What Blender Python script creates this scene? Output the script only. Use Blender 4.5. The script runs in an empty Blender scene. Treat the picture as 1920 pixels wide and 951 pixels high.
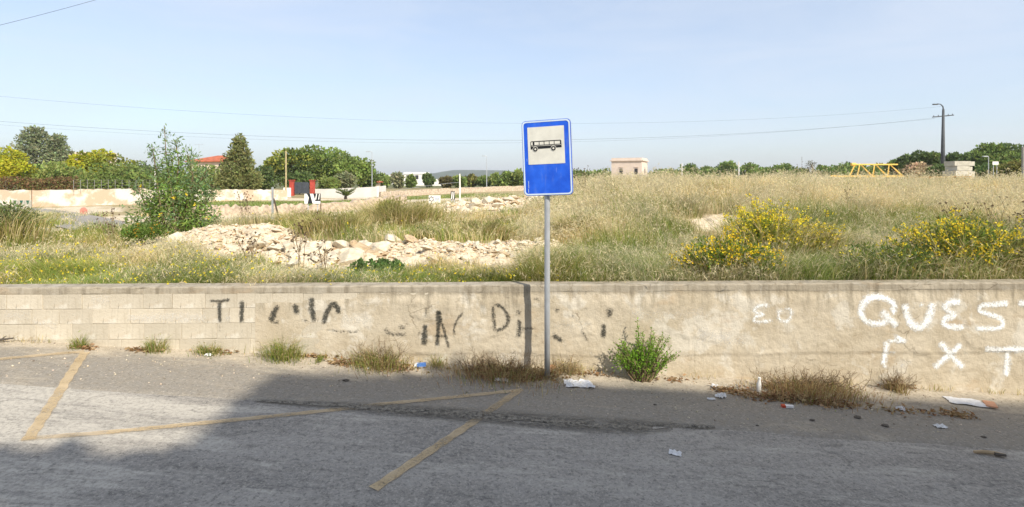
import bpy, bmesh, math, random
import numpy as np
from mathutils import Vector, Matrix

random.seed(7)
RNG = np.random.default_rng(11)
SC = bpy.context.scene
COL = SC.collection

# ------------------------------------------------------------------ camera
F, CX, HZ, CAMZ = 1000.0, 960.0, 338.0, 2.3      # focal length in photo pixels, image centre, horizon row, eye height
cam_d = bpy.data.cameras.new('camera')
cam = bpy.data.objects.new('camera', cam_d)
COL.objects.link(cam)
cam.location = (0, 0, CAMZ)
cam.rotation_euler = (math.radians(90), 0, 0)
cam_d.sensor_width = 36.0
cam_d.lens = 36.0 * F / 1920.0
cam_d.shift_y = -(475.5 - HZ) / 1920.0
cam_d.clip_start = 0.05
cam_d.clip_end = 9000
SC.camera = cam

# ------------------------------------------------------------------ light
SUN_AZ, SUN_EL = math.radians(38), math.radians(40)          # to the right of straight behind the camera
SDIR = Vector((math.sin(SUN_AZ) * math.cos(SUN_EL), -math.cos(SUN_AZ) * math.cos(SUN_EL), math.sin(SUN_EL)))
world = bpy.data.worlds.new('World')
SC.world = world
world.use_nodes = True
wn, wl = world.node_tree.nodes, world.node_tree.links
wn.clear()
w_out = wn.new('ShaderNodeOutputWorld')
w_bg = wn.new('ShaderNodeBackground')
w_bg.inputs['Strength'].default_value = 0.12
sky = wn.new('ShaderNodeTexSky')
sky.sky_type = 'NISHITA'
sky.sun_disc = False
sky.sun_elevation = SUN_EL
sky.sun_rotation = math.pi - SUN_AZ
sky.altitude = 60
sky.air_density = 1.0
sky.dust_density = 1.6
sky.ozone_density = 2.2
# faint cirrus veil
w_tc = wn.new('ShaderNodeTexCoord')
w_mp = wn.new('ShaderNodeMapping')
w_mp.inputs['Scale'].default_value = (1.2, 1.2, 7.0)
w_mp.inputs['Rotation'].default_value = (0.12, 0.2, 0.4)
w_nz = wn.new('ShaderNodeTexNoise')
w_nz.inputs['Scale'].default_value = 2.2
w_nz.inputs['Detail'].default_value = 7
w_nz.inputs['Roughness'].default_value = 0.55
w_nz.inputs['Distortion'].default_value = 0.6
w_rp = wn.new('ShaderNodeMapRange')
w_rp.inputs['From Min'].default_value = 0.36
w_rp.inputs['From Max'].default_value = 0.72
w_rp.inputs['To Min'].default_value = 0.45
w_rp.inputs['To Max'].default_value = 0.70
w_mx = wn.new('ShaderNodeMixRGB')
w_mx.inputs['Color2'].default_value = (3.85, 4.2, 4.8, 1)
wl.new(w_tc.outputs['Generated'], w_mp.inputs['Vector'])
wl.new(w_mp.outputs['Vector'], w_nz.inputs['Vector'])
wl.new(w_nz.outputs['Fac'], w_rp.inputs['Value'])
wl.new(w_rp.outputs['Result'], w_mx.inputs['Fac'])
wl.new(sky.outputs['Color'], w_mx.inputs['Color1'])
wl.new(w_mx.outputs['Color'], w_bg.inputs['Color'])
wl.new(w_bg.outputs['Background'], w_out.inputs['Surface'])

sun_d = bpy.data.lights.new('sun', 'SUN')
sun_d.energy = 3.4
sun_d.angle = math.radians(0.8)
sun_d.color = (1.0, 0.93, 0.80)
sun = bpy.data.objects.new('sun', sun_d)
COL.objects.link(sun)
sun.rotation_euler = (-SDIR).to_track_quat('-Z', 'Y').to_euler()
sun.location = (10, -20, 30)

SC.view_settings.view_transform = 'Standard'
SC.view_settings.look = 'None'
SC.view_settings.gamma = 1.0
SC.view_settings.exposure = 0.78
SC.view_settings.use_curve_mapping = False
SC.render.engine = 'CYCLES'
SC.cycles.use_denoising = True
SC.cycles.max_bounces = 6
SC.cycles.transparent_max_bounces = 12

# ------------------------------------------------------------------ helpers
def thing(name, label, cat, loc=(0, 0, 0), group=None, rotz=0.0):
    o = bpy.data.objects.new(name, None)
    o.empty_display_size = 0.1
    COL.objects.link(o)
    o.location = loc
    o.rotation_euler = (0, 0, rotz)
    return tag(o, label, cat, group)

def tag(o, label, cat, group=None):
    o['label'] = label
    o['category'] = cat
    if group:
        o['group'] = group
    return o

def kind(o, k):
    o['kind'] = k
    return o

class MB:
    """collects vertices, quads, triangles and vertex colours for one mesh"""
    def __init__(s):
        s.v, s.q, s.t, s.c, s.n = [], [], [], [], 0
    def add(s, V, Q=None, T=None, C=None):
        V = np.asarray(V, dtype=np.float64).reshape(-1, 3)
        if Q is not None and len(Q):
            s.q.append(np.asarray(Q, dtype=np.int64).reshape(-1, 4) + s.n)
        if T is not None and len(T):
            s.t.append(np.asarray(T, dtype=np.int64).reshape(-1, 3) + s.n)
        if C is None:
            C = np.ones((len(V), 3))
        C = np.asarray(C, dtype=np.float64)
        if C.ndim == 1:
            C = np.tile(C, (len(V), 1))
        s.v.append(V); s.c.append(C); s.n += len(V)
        return s
    def box(s, c, d, rot=None, C=None):
        x, y, z = np.asarray(d) / 2.0
        V = np.array([(-x,-y,-z),(x,-y,-z),(x,y,-z),(-x,y,-z),(-x,-y,z),(x,-y,z),(x,y,z),(-x,y,z)])
        if rot is not None:
            V = V @ np.array(rot).T
        return s.add(V + np.asarray(c), [(0,3,2,1),(4,5,6,7),(0,1,5,4),(1,2,6,5),(2,3,7,6),(3,0,4,7)], None, C)
    def bar(s, a, b, w, h=None, C=None):
        a, b = Vector(a), Vector(b)
        h = h or w
        d = (b - a)
        L = d.length
        m = d.to_track_quat('X', 'Z').to_matrix()
        return s.box((a + b) / 2, (L, w, h), m, C)
    def tube(s, pts, rad, sides=8, C=None, cap=True):
        pts = [Vector(p) for p in pts]
        n = len(pts)
        if not hasattr(rad, '__len__'):
            rad = [rad] * n
        V = []
        ref = None
        for i, p in enumerate(pts):
            d = (pts[min(i + 1, n - 1)] - pts[max(i - 1, 0)])
            d = d.normalized() if d.length > 1e-9 else Vector((0, 0, 1))
            if ref is None:
                ref = Vector((1, 0, 0)) if abs(d.x) < 0.8 else Vector((0, 1, 0))
            a = (ref - d * ref.dot(d)).normalized()
            ref = a
            b = d.cross(a)
            for k in range(sides):
                t = 2 * math.pi * k / sides
                V.append(p + (a * math.cos(t) + b * math.sin(t)) * rad[i])
        Q = [(i*sides+k, i*sides+(k+1) % sides, (i+1)*sides+(k+1) % sides, (i+1)*sides+k) for i in range(n-1) for k in range(sides)]
        T = []
        if cap:
            V.append(pts[-1]); e = len(V) - 1
            T += [((n-1)*sides+k, (n-1)*sides+(k+1) % sides, e) for k in range(sides)]
            V.append(pts[0]); e = len(V) - 1
            T += [((k+1) % sides, k, e) for k in range(sides)]
        return s.add([tuple(p) for p in V], Q, T, C)
    def build(s, name, mat, parent=None, smooth=False, uv=None):
        V = np.concatenate(s.v) if s.v else np.zeros((0, 3))
        Cc = np.concatenate(s.c)
        q = np.concatenate(s.q) if s.q else np.zeros((0, 4), dtype=np.int64)
        t = np.concatenate(s.t) if s.t else np.zeros((0, 3), dtype=np.int64)
        me = bpy.data.meshes.new(name)
        me.vertices.add(len(V))
        me.vertices.foreach_set('co', V.ravel())
        loops = np.concatenate([q.ravel(), t.ravel()])
        me.loops.add(len(loops))
        me.loops.foreach_set('vertex_index', loops.astype(np.int32))
        tot = np.concatenate([np.full(len(q), 4), np.full(len(t), 3)]).astype(np.int32)
        start = np.concatenate([[0], np.cumsum(tot)[:-1]]).astype(np.int32) if len(tot) else np.zeros(0, np.int32)
        me.polygons.add(len(tot))
        me.polygons.foreach_set('loop_start', start)
        me.polygons.foreach_set('loop_total', tot)
        me.update(calc_edges=True)
        me.validate()
        at = me.color_attributes.new('Col', 'FLOAT_COLOR', 'POINT')
        at.data.foreach_set('color', np.concatenate([Cc, np.ones((len(Cc), 1))], axis=1).ravel().astype(np.float32))
        me.polygons.foreach_set('use_smooth', np.full(len(tot), bool(smooth)))
        me.materials.append(mat)
        o = bpy.data.objects.new(name, me)
        COL.objects.link(o)
        if parent is not None:
            o.parent = parent
        return o

def link_copy(src, parent, loc, rot=(0, 0, 0), scale=(1, 1, 1)):
    c = src.copy()
    COL.objects.link(c)
    c.parent = parent
    c.location, c.rotation_euler, c.scale = loc, rot, scale
    return c

_TAB = np.random.default_rng(3).random((256, 256))
def vnoise(x, y):
    x, y = np.asarray(x, float), np.asarray(y, float)
    xi, yi = np.floor(x).astype(int), np.floor(y).astype(int)
    fx, fy = x - xi, y - yi
    fx, fy = fx*fx*(3-2*fx), fy*fy*(3-2*fy)
    g = lambda a, b: _TAB[a % 256, b % 256]
    return (g(xi, yi)*(1-fx)+g(xi+1, yi)*fx)*(1-fy) + (g(xi, yi+1)*(1-fx)+g(xi+1, yi+1)*fx)*fy
def fbm(x, y, oct=4, gain=0.5):
    r, a, t = 0.0, 1.0, 0.0
    for i in range(oct):
        r = r + a * vnoise(x * 2**i + 17.3*i, y * 2**i + 5.1*i)
        t += a; a *= gain
    return r / t
def sstep(a, b, x):
    t = np.clip((np.asarray(x, float) - a) / (b - a), 0, 1)
    return t * t * (3 - 2 * t)

# ------------------------------------------------------------------ materials
def new_mat(name):
    m = bpy.data.materials.new(name)
    m.use_nodes = True
    nt = m.node_tree
    b = nt.nodes['Principled BSDF']
    b.inputs['Roughness'].default_value = 0.85
    b.inputs['Specular IOR Level'].default_value = 0.25
    return m, nt, b

def N(nt, typ, **kw):
    n = nt.nodes.new(typ)
    for k, v in kw.items():
        if k in n.inputs:
            n.inputs[k].default_value = v
        else:
            setattr(n, k, v)
    return n

def noise(nt, scale, detail=5, rough=0.6, coord='Object', stretch=None, dist=0.0):
    tc = N(nt, 'ShaderNodeTexCoord')
    src = tc.outputs[coord]
    if stretch:
        mp = N(nt, 'ShaderNodeMapping')
        mp.inputs['Scale'].default_value = stretch
        nt.links.new(src, mp.inputs['Vector']); src = mp.outputs['Vector']
    n = N(nt, 'ShaderNodeTexNoise', Scale=scale, Detail=detail, Roughness=rough, Distortion=dist)
    nt.links.new(src, n.inputs['Vector'])
    return n.outputs['Fac']

def ramp(nt, fac, lo, hi, a=0.0, b=1.0):
    r = N(nt, 'ShaderNodeMapRange')
    r.interpolation_type = 'SMOOTHSTEP'
    for k, v in (('From Min', lo), ('From Max', hi), ('To Min', a), ('To Max', b)):
        r.inputs[k].default_value = v
    nt.links.new(fac, r.inputs['Value'])
    return r.outputs['Result']

def mix(nt, fac, c1, c2, blend='MIX'):
    m = N(nt, 'ShaderNodeMixRGB', blend_type=blend)
    for i, c in ((1, c1), (2, c2)):
        if isinstance(c, (tuple, list)):
            m.inputs[i].default_value = (c[0], c[1], c[2], 1)
        else:
            nt.links.new(c, m.inputs[i])
    if isinstance(fac, (int, float)):
        m.inputs[0].default_value = fac
    else:
        nt.links.new(fac, m.inputs[0])
    return m.outputs[0]

def math2(nt, op, a, b):
    m = N(nt, 'ShaderNodeMath', operation=op)
    for i, c in ((0, a), (1, b)):
        if isinstance(c, (int, float)):
            m.inputs[i].default_value = c
        else:
            nt.links.new(c, m.inputs[i])
    return m.outputs[0]

def bump(nt, b, h, strength=0.4, dist=0.01):
    n = N(nt, 'ShaderNodeBump', Strength=strength, Distance=dist)
    nt.links.new(h, n.inputs['Height'])
    nt.links.new(n.outputs['Normal'], b.inputs['Normal'])

def mat_plain(name, col, rough=0.8, var=0.12, scale=6.0, metal=0.0, bmp=0.0, spec=0.25):
    m, nt, b = new_mat(name)
    f = noise(nt, scale)
    c = mix(nt, ramp(nt, f, 0.3, 0.7), tuple(x*(1-var) for x in col), tuple(min(1, x*(1+var)) for x in col))
    nt.links.new(c, b.inputs['Base Color'])
    b.inputs['Roughness'].default_value = rough
    b.inputs['Metallic'].default_value = metal
    b.inputs['Specular IOR Level'].default_value = spec
    if bmp:
        bump(nt, b, noise(nt, scale*6), bmp, 0.01)
    return m

def mat_leaf(name, trans=0.3, rough=0.6):
    m, nt, b = new_mat(name)
    at = N(nt, 'ShaderNodeAttribute', attribute_name='Col')
    nt.links.new(at.outputs['Color'], b.inputs['Base Color'])
    b.inputs['Roughness'].default_value = rough
    b.inputs['Specular IOR Level'].default_value = 0.2
    tr = N(nt, 'ShaderNodeBsdfTranslucent')
    nt.links.new(at.outputs['Color'], tr.inputs['Color'])
    ms = N(nt, 'ShaderNodeMixShader', Fac=trans)
    nt.links.new(b.outputs[0], ms.inputs[1]); nt.links.new(tr.outputs[0], ms.inputs[2])
    nt.links.new(ms.outputs[0], nt.nodes['Material Output'].inputs['Surface'])
    return m

def mat_vcol(name, nscale=30, amp=0.18, bmp=0.4, bdist=0.02, rough=0.95):
    m, nt, b = new_mat(name)
    at = N(nt, 'ShaderNodeAttribute', attribute_name='Col')
    f = noise(nt, nscale, 6, 0.7)
    c = mix(nt, ramp(nt, f, 0.3, 0.7), (1-amp,)*3, (1+amp,)*3)
    nt.links.new(mix(nt, 1.0, at.outputs['Color'], c, 'MULTIPLY'), b.inputs['Base Color'])
    b.inputs['Roughness'].default_value = rough
    b.inputs['Specular IOR Level'].default_value = 0.1
    bump(nt, b, f, bmp, bdist)
    return m

M = {}
M['leaf'] = mat_leaf('leaf_foliage', 0.38)
M['grass'] = mat_leaf('grass_blades', 0.42, 0.75)
M['bark'] = mat_plain('bark', (0.11, 0.085, 0.06), 0.95, 0.35, 9, bmp=0.6)
M['twig'] = mat_plain('dry_twig', (0.20, 0.145, 0.085), 0.95, 0.3, 14)
M['soil'] = mat_vcol('earth_and_rubble', 9, 0.22, 0.6, 0.03)
M['stone'] = mat_plain('pale_limestone', (0.60, 0.52, 0.39), 0.95, 0.22, 5, bmp=0.8)
M['stone_tan'] = mat_plain('tan_limestone', (0.46, 0.34, 0.21), 0.95, 0.25, 5, bmp=0.8)
M['white_wall'] = mat_plain('white_render', (0.78, 0.75, 0.70), 0.9, 0.08, 0.8)
M['cream_wall'] = mat_plain('cream_render', (0.66, 0.56, 0.44), 0.9, 0.1, 0.8)
M['pink_wall'] = mat_plain('pinkish_render', (0.66, 0.55, 0.47), 0.9, 0.08, 0.9)
M['roof'] = mat_plain('red_roof_tile', (0.42, 0.12, 0.06), 0.85, 0.25, 2.0)
M['dark'] = mat_plain('dark_opening', (0.04, 0.04, 0.045), 0.5, 0.2, 3)
M['red_paint'] = mat_plain('red_masonry_paint', (0.42, 0.07, 0.05), 0.8, 0.2, 2)
M['gate'] = mat_plain('slate_metal', (0.09, 0.10, 0.12), 0.5, 0.15, 4, metal=0.3)
M['galv'] = mat_plain('galvanised_steel', (0.50, 0.52, 0.54), 0.42, 0.1, 7, metal=0.45, spec=0.5)
M['pole_grey'] = mat_plain('weathered_concrete_pole', (0.28, 0.27, 0.25), 0.9, 0.2, 3)
M['dark_pole'] = mat_plain('dark_steel_pole', (0.075, 0.08, 0.085), 0.6, 0.2, 3)
M['wood_pole'] = mat_plain('pale_wood', (0.42, 0.34, 0.19), 0.9, 0.2, 4)
M['yellow_steel'] = mat_plain('yellow_crane_paint', (0.80, 0.52, 0.12), 0.6, 0.12, 2)
M['conc_block'] = mat_plain('pale_concrete', (0.47, 0.44, 0.37), 0.9, 0.14, 2, bmp=0.4)
M['wire'] = mat_plain('cable_black', (0.05, 0.05, 0.055), 0.7, 0.1, 3)
M['paper'] = mat_plain('crumpled_paper', (0.72, 0.71, 0.70), 0.85, 0.08, 12)
M['cardboard'] = mat_plain('orange_card', (0.62, 0.33, 0.20), 0.9, 0.15, 12)
M['blue_pack'] = mat_plain('blue_wrapper', (0.10, 0.24, 0.62), 0.5, 0.2, 20)
M['red_pack'] = mat_plain('red_wrapper', (0.55, 0.08, 0.04), 0.5, 0.15, 20)
M['green_glass'] = mat_plain('green_glass', (0.06, 0.16, 0.10), 0.2, 0.2, 20, spec=0.6)
M['dark_stone'] = mat_plain('dark_pebble', (0.10, 0.085, 0.07), 0.95, 0.3, 9)
M['sign_white'] = mat_plain('sign_white_sheeting', (0.71, 0.69, 0.61), 0.45, 0.08, 7, spec=0.4)
M['sign_border'] = mat_plain('sign_border_sheeting', (0.62, 0.72, 0.80), 0.4, 0.05, 3, spec=0.4)
M['sign_black'] = mat_plain('sign_black_film', (0.02, 0.022, 0.025), 0.5, 0.1, 3)
M['sign_back'] = mat_plain('sign_back_aluminium', (0.35, 0.36, 0.38), 0.5, 0.1, 5, metal=0.4)
M['hedge'] = mat_leaf('hedge_leaves', 0.2)
# ---- blue sheeting with faint fading and scratches
m, nt, b = new_mat('sign_blue_sheeting')
f = noise(nt, 5, 4, 0.6)
c = mix(nt, ramp(nt, f, 0.3, 0.75), (0.008, 0.085, 0.62), (0.02, 0.14, 0.80))
scr = ramp(nt, noise(nt, 60, 3, 0.5, stretch=(1, 1, 0.08)), 0.70, 0.76)
c = mix(nt, math2(nt, 'MULTIPLY', scr, 0.5), c, (0.25, 0.35, 0.8))
c = mix(nt, ramp(nt, noise(nt, 9, 6, 0.7, stretch=(1.4, 1, 0.35)), 0.50, 0.75, 0.0, 0.35), c, (0.20, 0.28, 0.55))
nt.links.new(c, b.inputs['Base Color'])
b.inputs['Roughness'].default_value = 0.38
b.inputs['Specular IOR Level'].default_value = 0.4
M['sign_blue'] = m
# ---- wall masonry
def mat_wall(name, ca, cb, rough_amp, grain):
    m, nt, b = new_mat(name)
    oi = N(nt, 'ShaderNodeObjectInfo')
    big = noise(nt, 1.6, 5, 0.6)
    c = mix(nt, ramp(nt, big, 0.3, 0.7), ca, cb)
    rnd = N(nt, 'ShaderNodeMapRange')
    rnd.inputs['To Min'].default_value = 0.90; rnd.inputs['To Max'].default_value = 1.08
    nt.links.new(oi.outputs['Random'], rnd.inputs['Value'])
    cc = N(nt, 'ShaderNodeCombineColor')
    for k in range(3):
        nt.links.new(rnd.outputs['Result'], cc.inputs[k])
    c = mix(nt, 1.0, c, cc.outputs[0], 'MULTIPLY')
    # whitewash remains
    ww = ramp(nt, noise(nt, 2.3, 6, 0.65, dist=0.4), 0.54, 0.62)
    c = mix(nt, math2(nt, 'MULTIPLY', ww, 0.55), c, (0.66, 0.62, 0.54))
    # vertical run-off streaks and grime below the coping
    geo = N(nt, 'ShaderNodeTexCoord')
    sx = N(nt, 'ShaderNodeSeparateXYZ')
    nt.links.new(geo.outputs['Object'], sx.inputs[0])
    streak = noise(nt, 9, 5, 0.65, stretch=(1, 1, 0.13))
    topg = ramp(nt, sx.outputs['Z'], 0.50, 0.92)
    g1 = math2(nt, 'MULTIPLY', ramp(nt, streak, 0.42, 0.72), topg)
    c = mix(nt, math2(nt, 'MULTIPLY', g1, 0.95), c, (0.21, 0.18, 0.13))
    st2 = noise(nt, 17, 5, 0.7, stretch=(1, 1, 0.09))
    c = mix(nt, ramp(nt, st2, 0.55, 0.78, 0.0, 0.6), c, (0.27, 0.225, 0.16))
    blot = noise(nt, 4.5, 6, 0.7)
    c = mix(nt, ramp(nt, blot, 0.55, 0.72, 0.0, 0.45), c, (0.33, 0.26, 0.17))
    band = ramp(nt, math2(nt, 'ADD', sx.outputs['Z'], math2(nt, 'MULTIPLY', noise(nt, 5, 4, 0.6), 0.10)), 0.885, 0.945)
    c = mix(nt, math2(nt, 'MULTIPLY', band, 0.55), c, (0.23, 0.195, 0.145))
    low = ramp(nt, noise(nt, 3.1, 5, 0.65, stretch=(0.5, 1, 1)), 0.55, 0.70)
    c = mix(nt, math2(nt, 'MULTIPLY', low, 0.35), c, (0.42, 0.29, 0.17))
    vo = N(nt, 'ShaderNodeTexVoronoi', feature='DISTANCE_TO_EDGE', Scale=1.1)
    wn_ = N(nt, 'ShaderNodeTexNoise', Scale=3.0, Detail=6.0)
    tco = N(nt, 'ShaderNodeTexCoord'); ad = N(nt, 'ShaderNodeMixRGB', blend_type='ADD'); ad.inputs[0].default_value = 0.5
    nt.links.new(tco.outputs['Object'], wn_.inputs['Vector']); nt.links.new(tco.outputs['Object'], ad.inputs[1]); nt.links.new(wn_.outputs['Color'], ad.inputs[2])
    nt.links.new(ad.outputs[0], vo.inputs['Vector'])
    crk_ = math2(nt, 'MULTIPLY', ramp(nt, vo.outputs['Distance'], 0.0, 0.010, 0.7, 0.0), ramp(nt, noise(nt, 1.3, 3), 0.50, 0.60))
    c = mix(nt, crk_, c, (0.16, 0.13, 0.09))
    gr = noise(nt, grain, 6, 0.7)
    c = mix(nt, ramp(nt, gr, 0.25, 0.42, 0.35, 0.0), c, (0.22, 0.17, 0.11))
    nt.links.new(c, b.inputs['Base Color'])
    b.inputs['Roughness'].default_value = 0.97
    b.inputs['Specular IOR Level'].default_value = 0.1
    bump(nt, b, gr, rough_amp, 0.012)
    return m
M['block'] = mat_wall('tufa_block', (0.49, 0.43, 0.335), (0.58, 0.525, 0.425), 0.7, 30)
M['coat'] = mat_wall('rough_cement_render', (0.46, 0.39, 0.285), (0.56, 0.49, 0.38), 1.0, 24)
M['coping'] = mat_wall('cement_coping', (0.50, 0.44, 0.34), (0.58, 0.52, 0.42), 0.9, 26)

# ------------------------------------------------------------------ ground levels
def road_z(X):
    X = np.asarray(X, float)
    Xc = np.clip(X, -9.5, 9.5)
    return -0.078 - 0.063 * Xc - 0.012 * (X - Xc)

U_T = np.array([-2.4, -1.2, -0.9, -0.7, -0.5, -0.35, -0.2, -0.05, 0.05, 0.12, 0.25, 0.6, 1.2, 2.4])
Y_T = np.array([6.6, 9, 11, 13, 16, 20, 25, 32, 42, 55, 70, 100, 200, 600, 4000])
PY = np.array([
 [572,513,480,458,442,428,415,403,391,380,370,360,349,342,338.6],
 [572,513,480,458,442,428,415,403,391,380,370,360,349,342,338.6],
 [572,512,478,455,438,426,413,401,391,381,372,361,349,342,338.6],
 [572,512,474,445,436,426,413,401,390,380,371,360,349,342,338.6],
 [571,507,455,416,428,426,414,402,389,377,368,358,349,342,338.6],
 [570,505,459,437,430,423,412,400,387,377,372,358,349,342,338.6],
 [570,504,455,444,432,414,393,385,379,372,368,356,348,342,338.6],
 [568,503,455,447,430,406,375,374,372,367,362,355,347,341.5,338.6],
 [568,503,460,447,426,399,372,372,371,367,361,354,347,341.5,338.6],
 [568,503,464,438,410,378,362,361,361,360,357,352,346,341,338.6],
 [568,503,461,431,401,371,357,357,357,356,354,350,345,341,338.6],
 [568,504,462,433,404,376,362,361,360,358,356,351,345,341,338.6],
 [568,504,462,433,404,376,362,361,360,358,356,351,345,341,338.6],
 [568,504,462,433,404,376,362,361,360,358,356,351,345,341,338.6]])
_GU = np.linspace(-2.4, 2.4, 193)
_GL = np.linspace(math.log(6.6), math.log(4000), 161)
_Z = CAMZ - (PY - HZ) / F * Y_T[None, :]
_tmp = np.array([np.interp(_GL, np.log(Y_T), r) for r in _Z])
_GZ = np.array([np.interp(_GU, U_T, _tmp[:, j]) for j in range(len(_GL))]).T
for _ in range(3):
    p = np.pad(_GZ, 1, mode='edge')
    _GZ = (p[1:-1, 1:-1]*2 + p[:-2, 1:-1] + p[2:, 1:-1] + p[1:-1, :-2]*0.5 + p[1:-1, 2:]*0.5) / 5.0

# bare earth: (u, Y, half width in u, half depth in Y)
SAND = [(-0.54, 11.9, 0.16, 1.15), (-0.43, 10.4, 0.14, 0.95), (-0.30, 10.0, 0.13, 1.0), (-0.12, 10.2, 0.15, 1.25), (0.03, 10.6, 0.12, 1.15), (-0.62, 11.6, 0.10, 0.9), (-0.10, 13.6, 0.10, 0.8),
        (-0.20, 13.6, 0.12, 1.0), (-0.03, 15.9, 0.10, 0.8), (-0.06, 24, 0.10, 3.2), (0.03, 25, 0.06, 2.5), (0.38, 14.4, 0.06, 1.7),
        (-0.86, 17.5, 0.10, 2.6), (-0.72, 24, 0.14, 6), (-0.5, 27, 0.16, 5), (-0.36, 30, 0.12, 5), (-0.2, 29, 0.14, 4),
        (-0.83, 38, 0.10, 8), (-0.50, 58, 0.25, 3), (-0.33, 9.2, 0.115, 0.75), (-0.20, 9.6, 0.12, 0.6), (-0.3, 62, 0.2, 5), (-0.1, 45, 0.12, 6), (0.2, 13.6, 0.035, 0.5)]
def sand_mask(X, Y):
    X, Y = np.asarray(X, float), np.asarray(Y, float)
    u = X / Y
    r = np.zeros_like(u)
    wob = (fbm(X*0.9, Y*0.9, 3) - 0.5) * 0.9
    for (uc, yc, du, dy) in SAND:
        d = np.sqrt(((u-uc)/du)**2 + ((Y-yc)/dy)**2) + wob
        r = np.maximum(r, 1 - sstep(0.72, 1.12, d))
    return r
def base_z(X, Y):
    X, Y = np.asarray(X, float), np.asarray(Y, float)
    Yc = np.clip(Y, 6.6, 3999)
    a = np.clip((X / Yc + 2.4) / 4.8 * 192, 0, 191.999)
    b = np.clip((np.log(Yc) - _GL[0]) / (_GL[-1] - _GL[0]) * 160, 0, 159.999)
    ai, bi = a.astype(int), b.astype(int)
    fa, fb = a - ai, b - bi
    z = (_GZ[ai, bi]*(1-fa)+_GZ[ai+1, bi]*fa)*(1-fb) + (_GZ[ai, bi+1]*(1-fa)+_GZ[ai+1, bi+1]*fa)*fb
    return z
def ground_z(X, Y):
    X, Y = np.asarray(X, float), np.asarray(Y, float)
    s = sand_mask(X, Y)
    near = np.clip(1 - (Y - 16) / 20, 0.15, 1)
    lump = (fbm(X*1.1, Y*1.1, 4) - 0.5) * 0.20 * near
    rub = (fbm(X*4.5+9, Y*4.5, 3, 0.6) - 0.5) * 0.26 * s * np.clip(1 - (Y-14)/14, 0.25, 1)
    wallside = sstep(6.9, 8.0, Y)
    return base_z(X, Y) + (lump + rub) * wallside
def gz(X, Y):
    return float(ground_z(np.array([X]), np.array([Y]))[0])
def G(px, Y, dz=0.0):
    X = (px - CX) / F * Y
    return Vector((X, Y, gz(X, Y) + dz))
def P(px, py, Y):
    return Vector(((px - CX) / F * Y, Y, CAMZ - (py - HZ) / F * Y))
def R(px, py):
    """point of the road / shoulder surface seen at a photo pixel"""
    u, v = (px - CX) / F, (py - HZ) / F
    Y = (CAMZ + 0.078) / (v - 0.063 * u)
    return Vector((u * Y, Y, float(road_z(u * Y))))
def wall_y(X):
    return 6.74 + 0.026 * X
def W(px, py):
    """X, Z on the wall face seen at a photo pixel"""
    u, v = (px - CX) / F, (py - HZ) / F
    Y = 6.74 / (1 - 0.026 * u)
    return u * Y, CAMZ - v * Y

# ------------------------------------------------------------------ terrain behind the wall
uu = np.concatenate([np.linspace(-2.3, -1.15, 24)[:-1], np.linspace(-1.15, 1.15, 430), np.linspace(1.15, 2.3, 24)[1:]])
yy = np.concatenate([np.exp(np.linspace(math.log(6.86), math.log(32), 190)), np.exp(np.linspace(math.log(32), math.log(3990), 90))[1:]])
UU, YY = np.meshgrid(uu, yy)
XX = UU * YY
YY = np.maximum(YY, wall_y(np.clip(XX, -14, 14)) + 0.10)
ZZ = ground_z(XX, YY)
sm = sand_mask(XX, YY)
n1 = fbm(XX*0.7, YY*0.7, 4)[..., None]
n2 = fbm(XX*3.1+40, YY*3.1, 4)[..., None]
dirt = np.array([0.30, 0.235, 0.125])*(1-n1) + np.array([0.40, 0.33, 0.18])*n1
sandc = np.array([0.53, 0.43, 0.295])*(1-n2) + np.array([0.66, 0.56, 0.42])*n2
gc = dirt*(1-sm[..., None]) + sandc*sm[..., None]
# green lawn strip on the far left, scrub further off
lawn = sstep(39, 41, YY)*(1-sstep(54, 55.5, YY))*sstep(-0.66, -0.6, UU)*(1-sstep(-0.30, -0.24, UU))
lawn = np.maximum(lawn, sstep(48, 50, YY)*(1-sstep(64, 67, YY))*sstep(-0.27, -0.24, UU)*(1-sstep(-0.02, 0.02, UU))*0.8)
gc = gc*(1-lawn[..., None]*0.85) + np.array([0.15, 0.21, 0.05])*lawn[..., None]*0.85
far = sstep(80, 160, YY)[..., None]
gc = gc*(1-far) + np.array([0.13, 0.135, 0.065])*far
nr, nc = YY.shape
ii = np.arange(nr*nc).reshape(nr, nc)
Qs = np.stack([ii[:-1, :-1], ii[:-1, 1:], ii[1:, 1:], ii[1:, :-1]], -1).reshape(-1, 4)
mb = MB()
mb.add(np.stack([XX, YY, ZZ], -1).reshape(-1, 3), Qs, None, gc.reshape(-1, 3))
kind(mb.build('terrain', M['soil'], smooth=True), 'structure')

# ------------------------------------------------------------------ road and shoulder
def strip_mesh(name, x0, x1, nx, yf0, yf1, ny, dz, mat):
    xs = np.linspace(x0, x1, nx)
    t = np.linspace(0, 1, ny)
    X = np.tile(xs, (ny, 1))
    Y = np.array([yf0(xs)*(1-k) + yf1(xs)*k for k in t])
    Z = road_z(X) + dz(X, Y)
    ix = np.arange(ny*nx).reshape(ny, nx)
    q = np.stack([ix[:-1, :-1], ix[:-1, 1:], ix[1:, 1:], ix[1:, :-1]], -1).reshape(-1, 4)
    m_ = MB(); m_.add(np.stack([X, Y, Z], -1).reshape(-1, 3), q)
    return m_.build(name, mat, smooth=True)

def edge_y(X):
    return 5.38 + 0.02*(fbm(np.asarray(X)*1.3+4, np.asarray(X)*0+2.2, 4)-0.5)*6 - 0.012*np.asarray(X)

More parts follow.
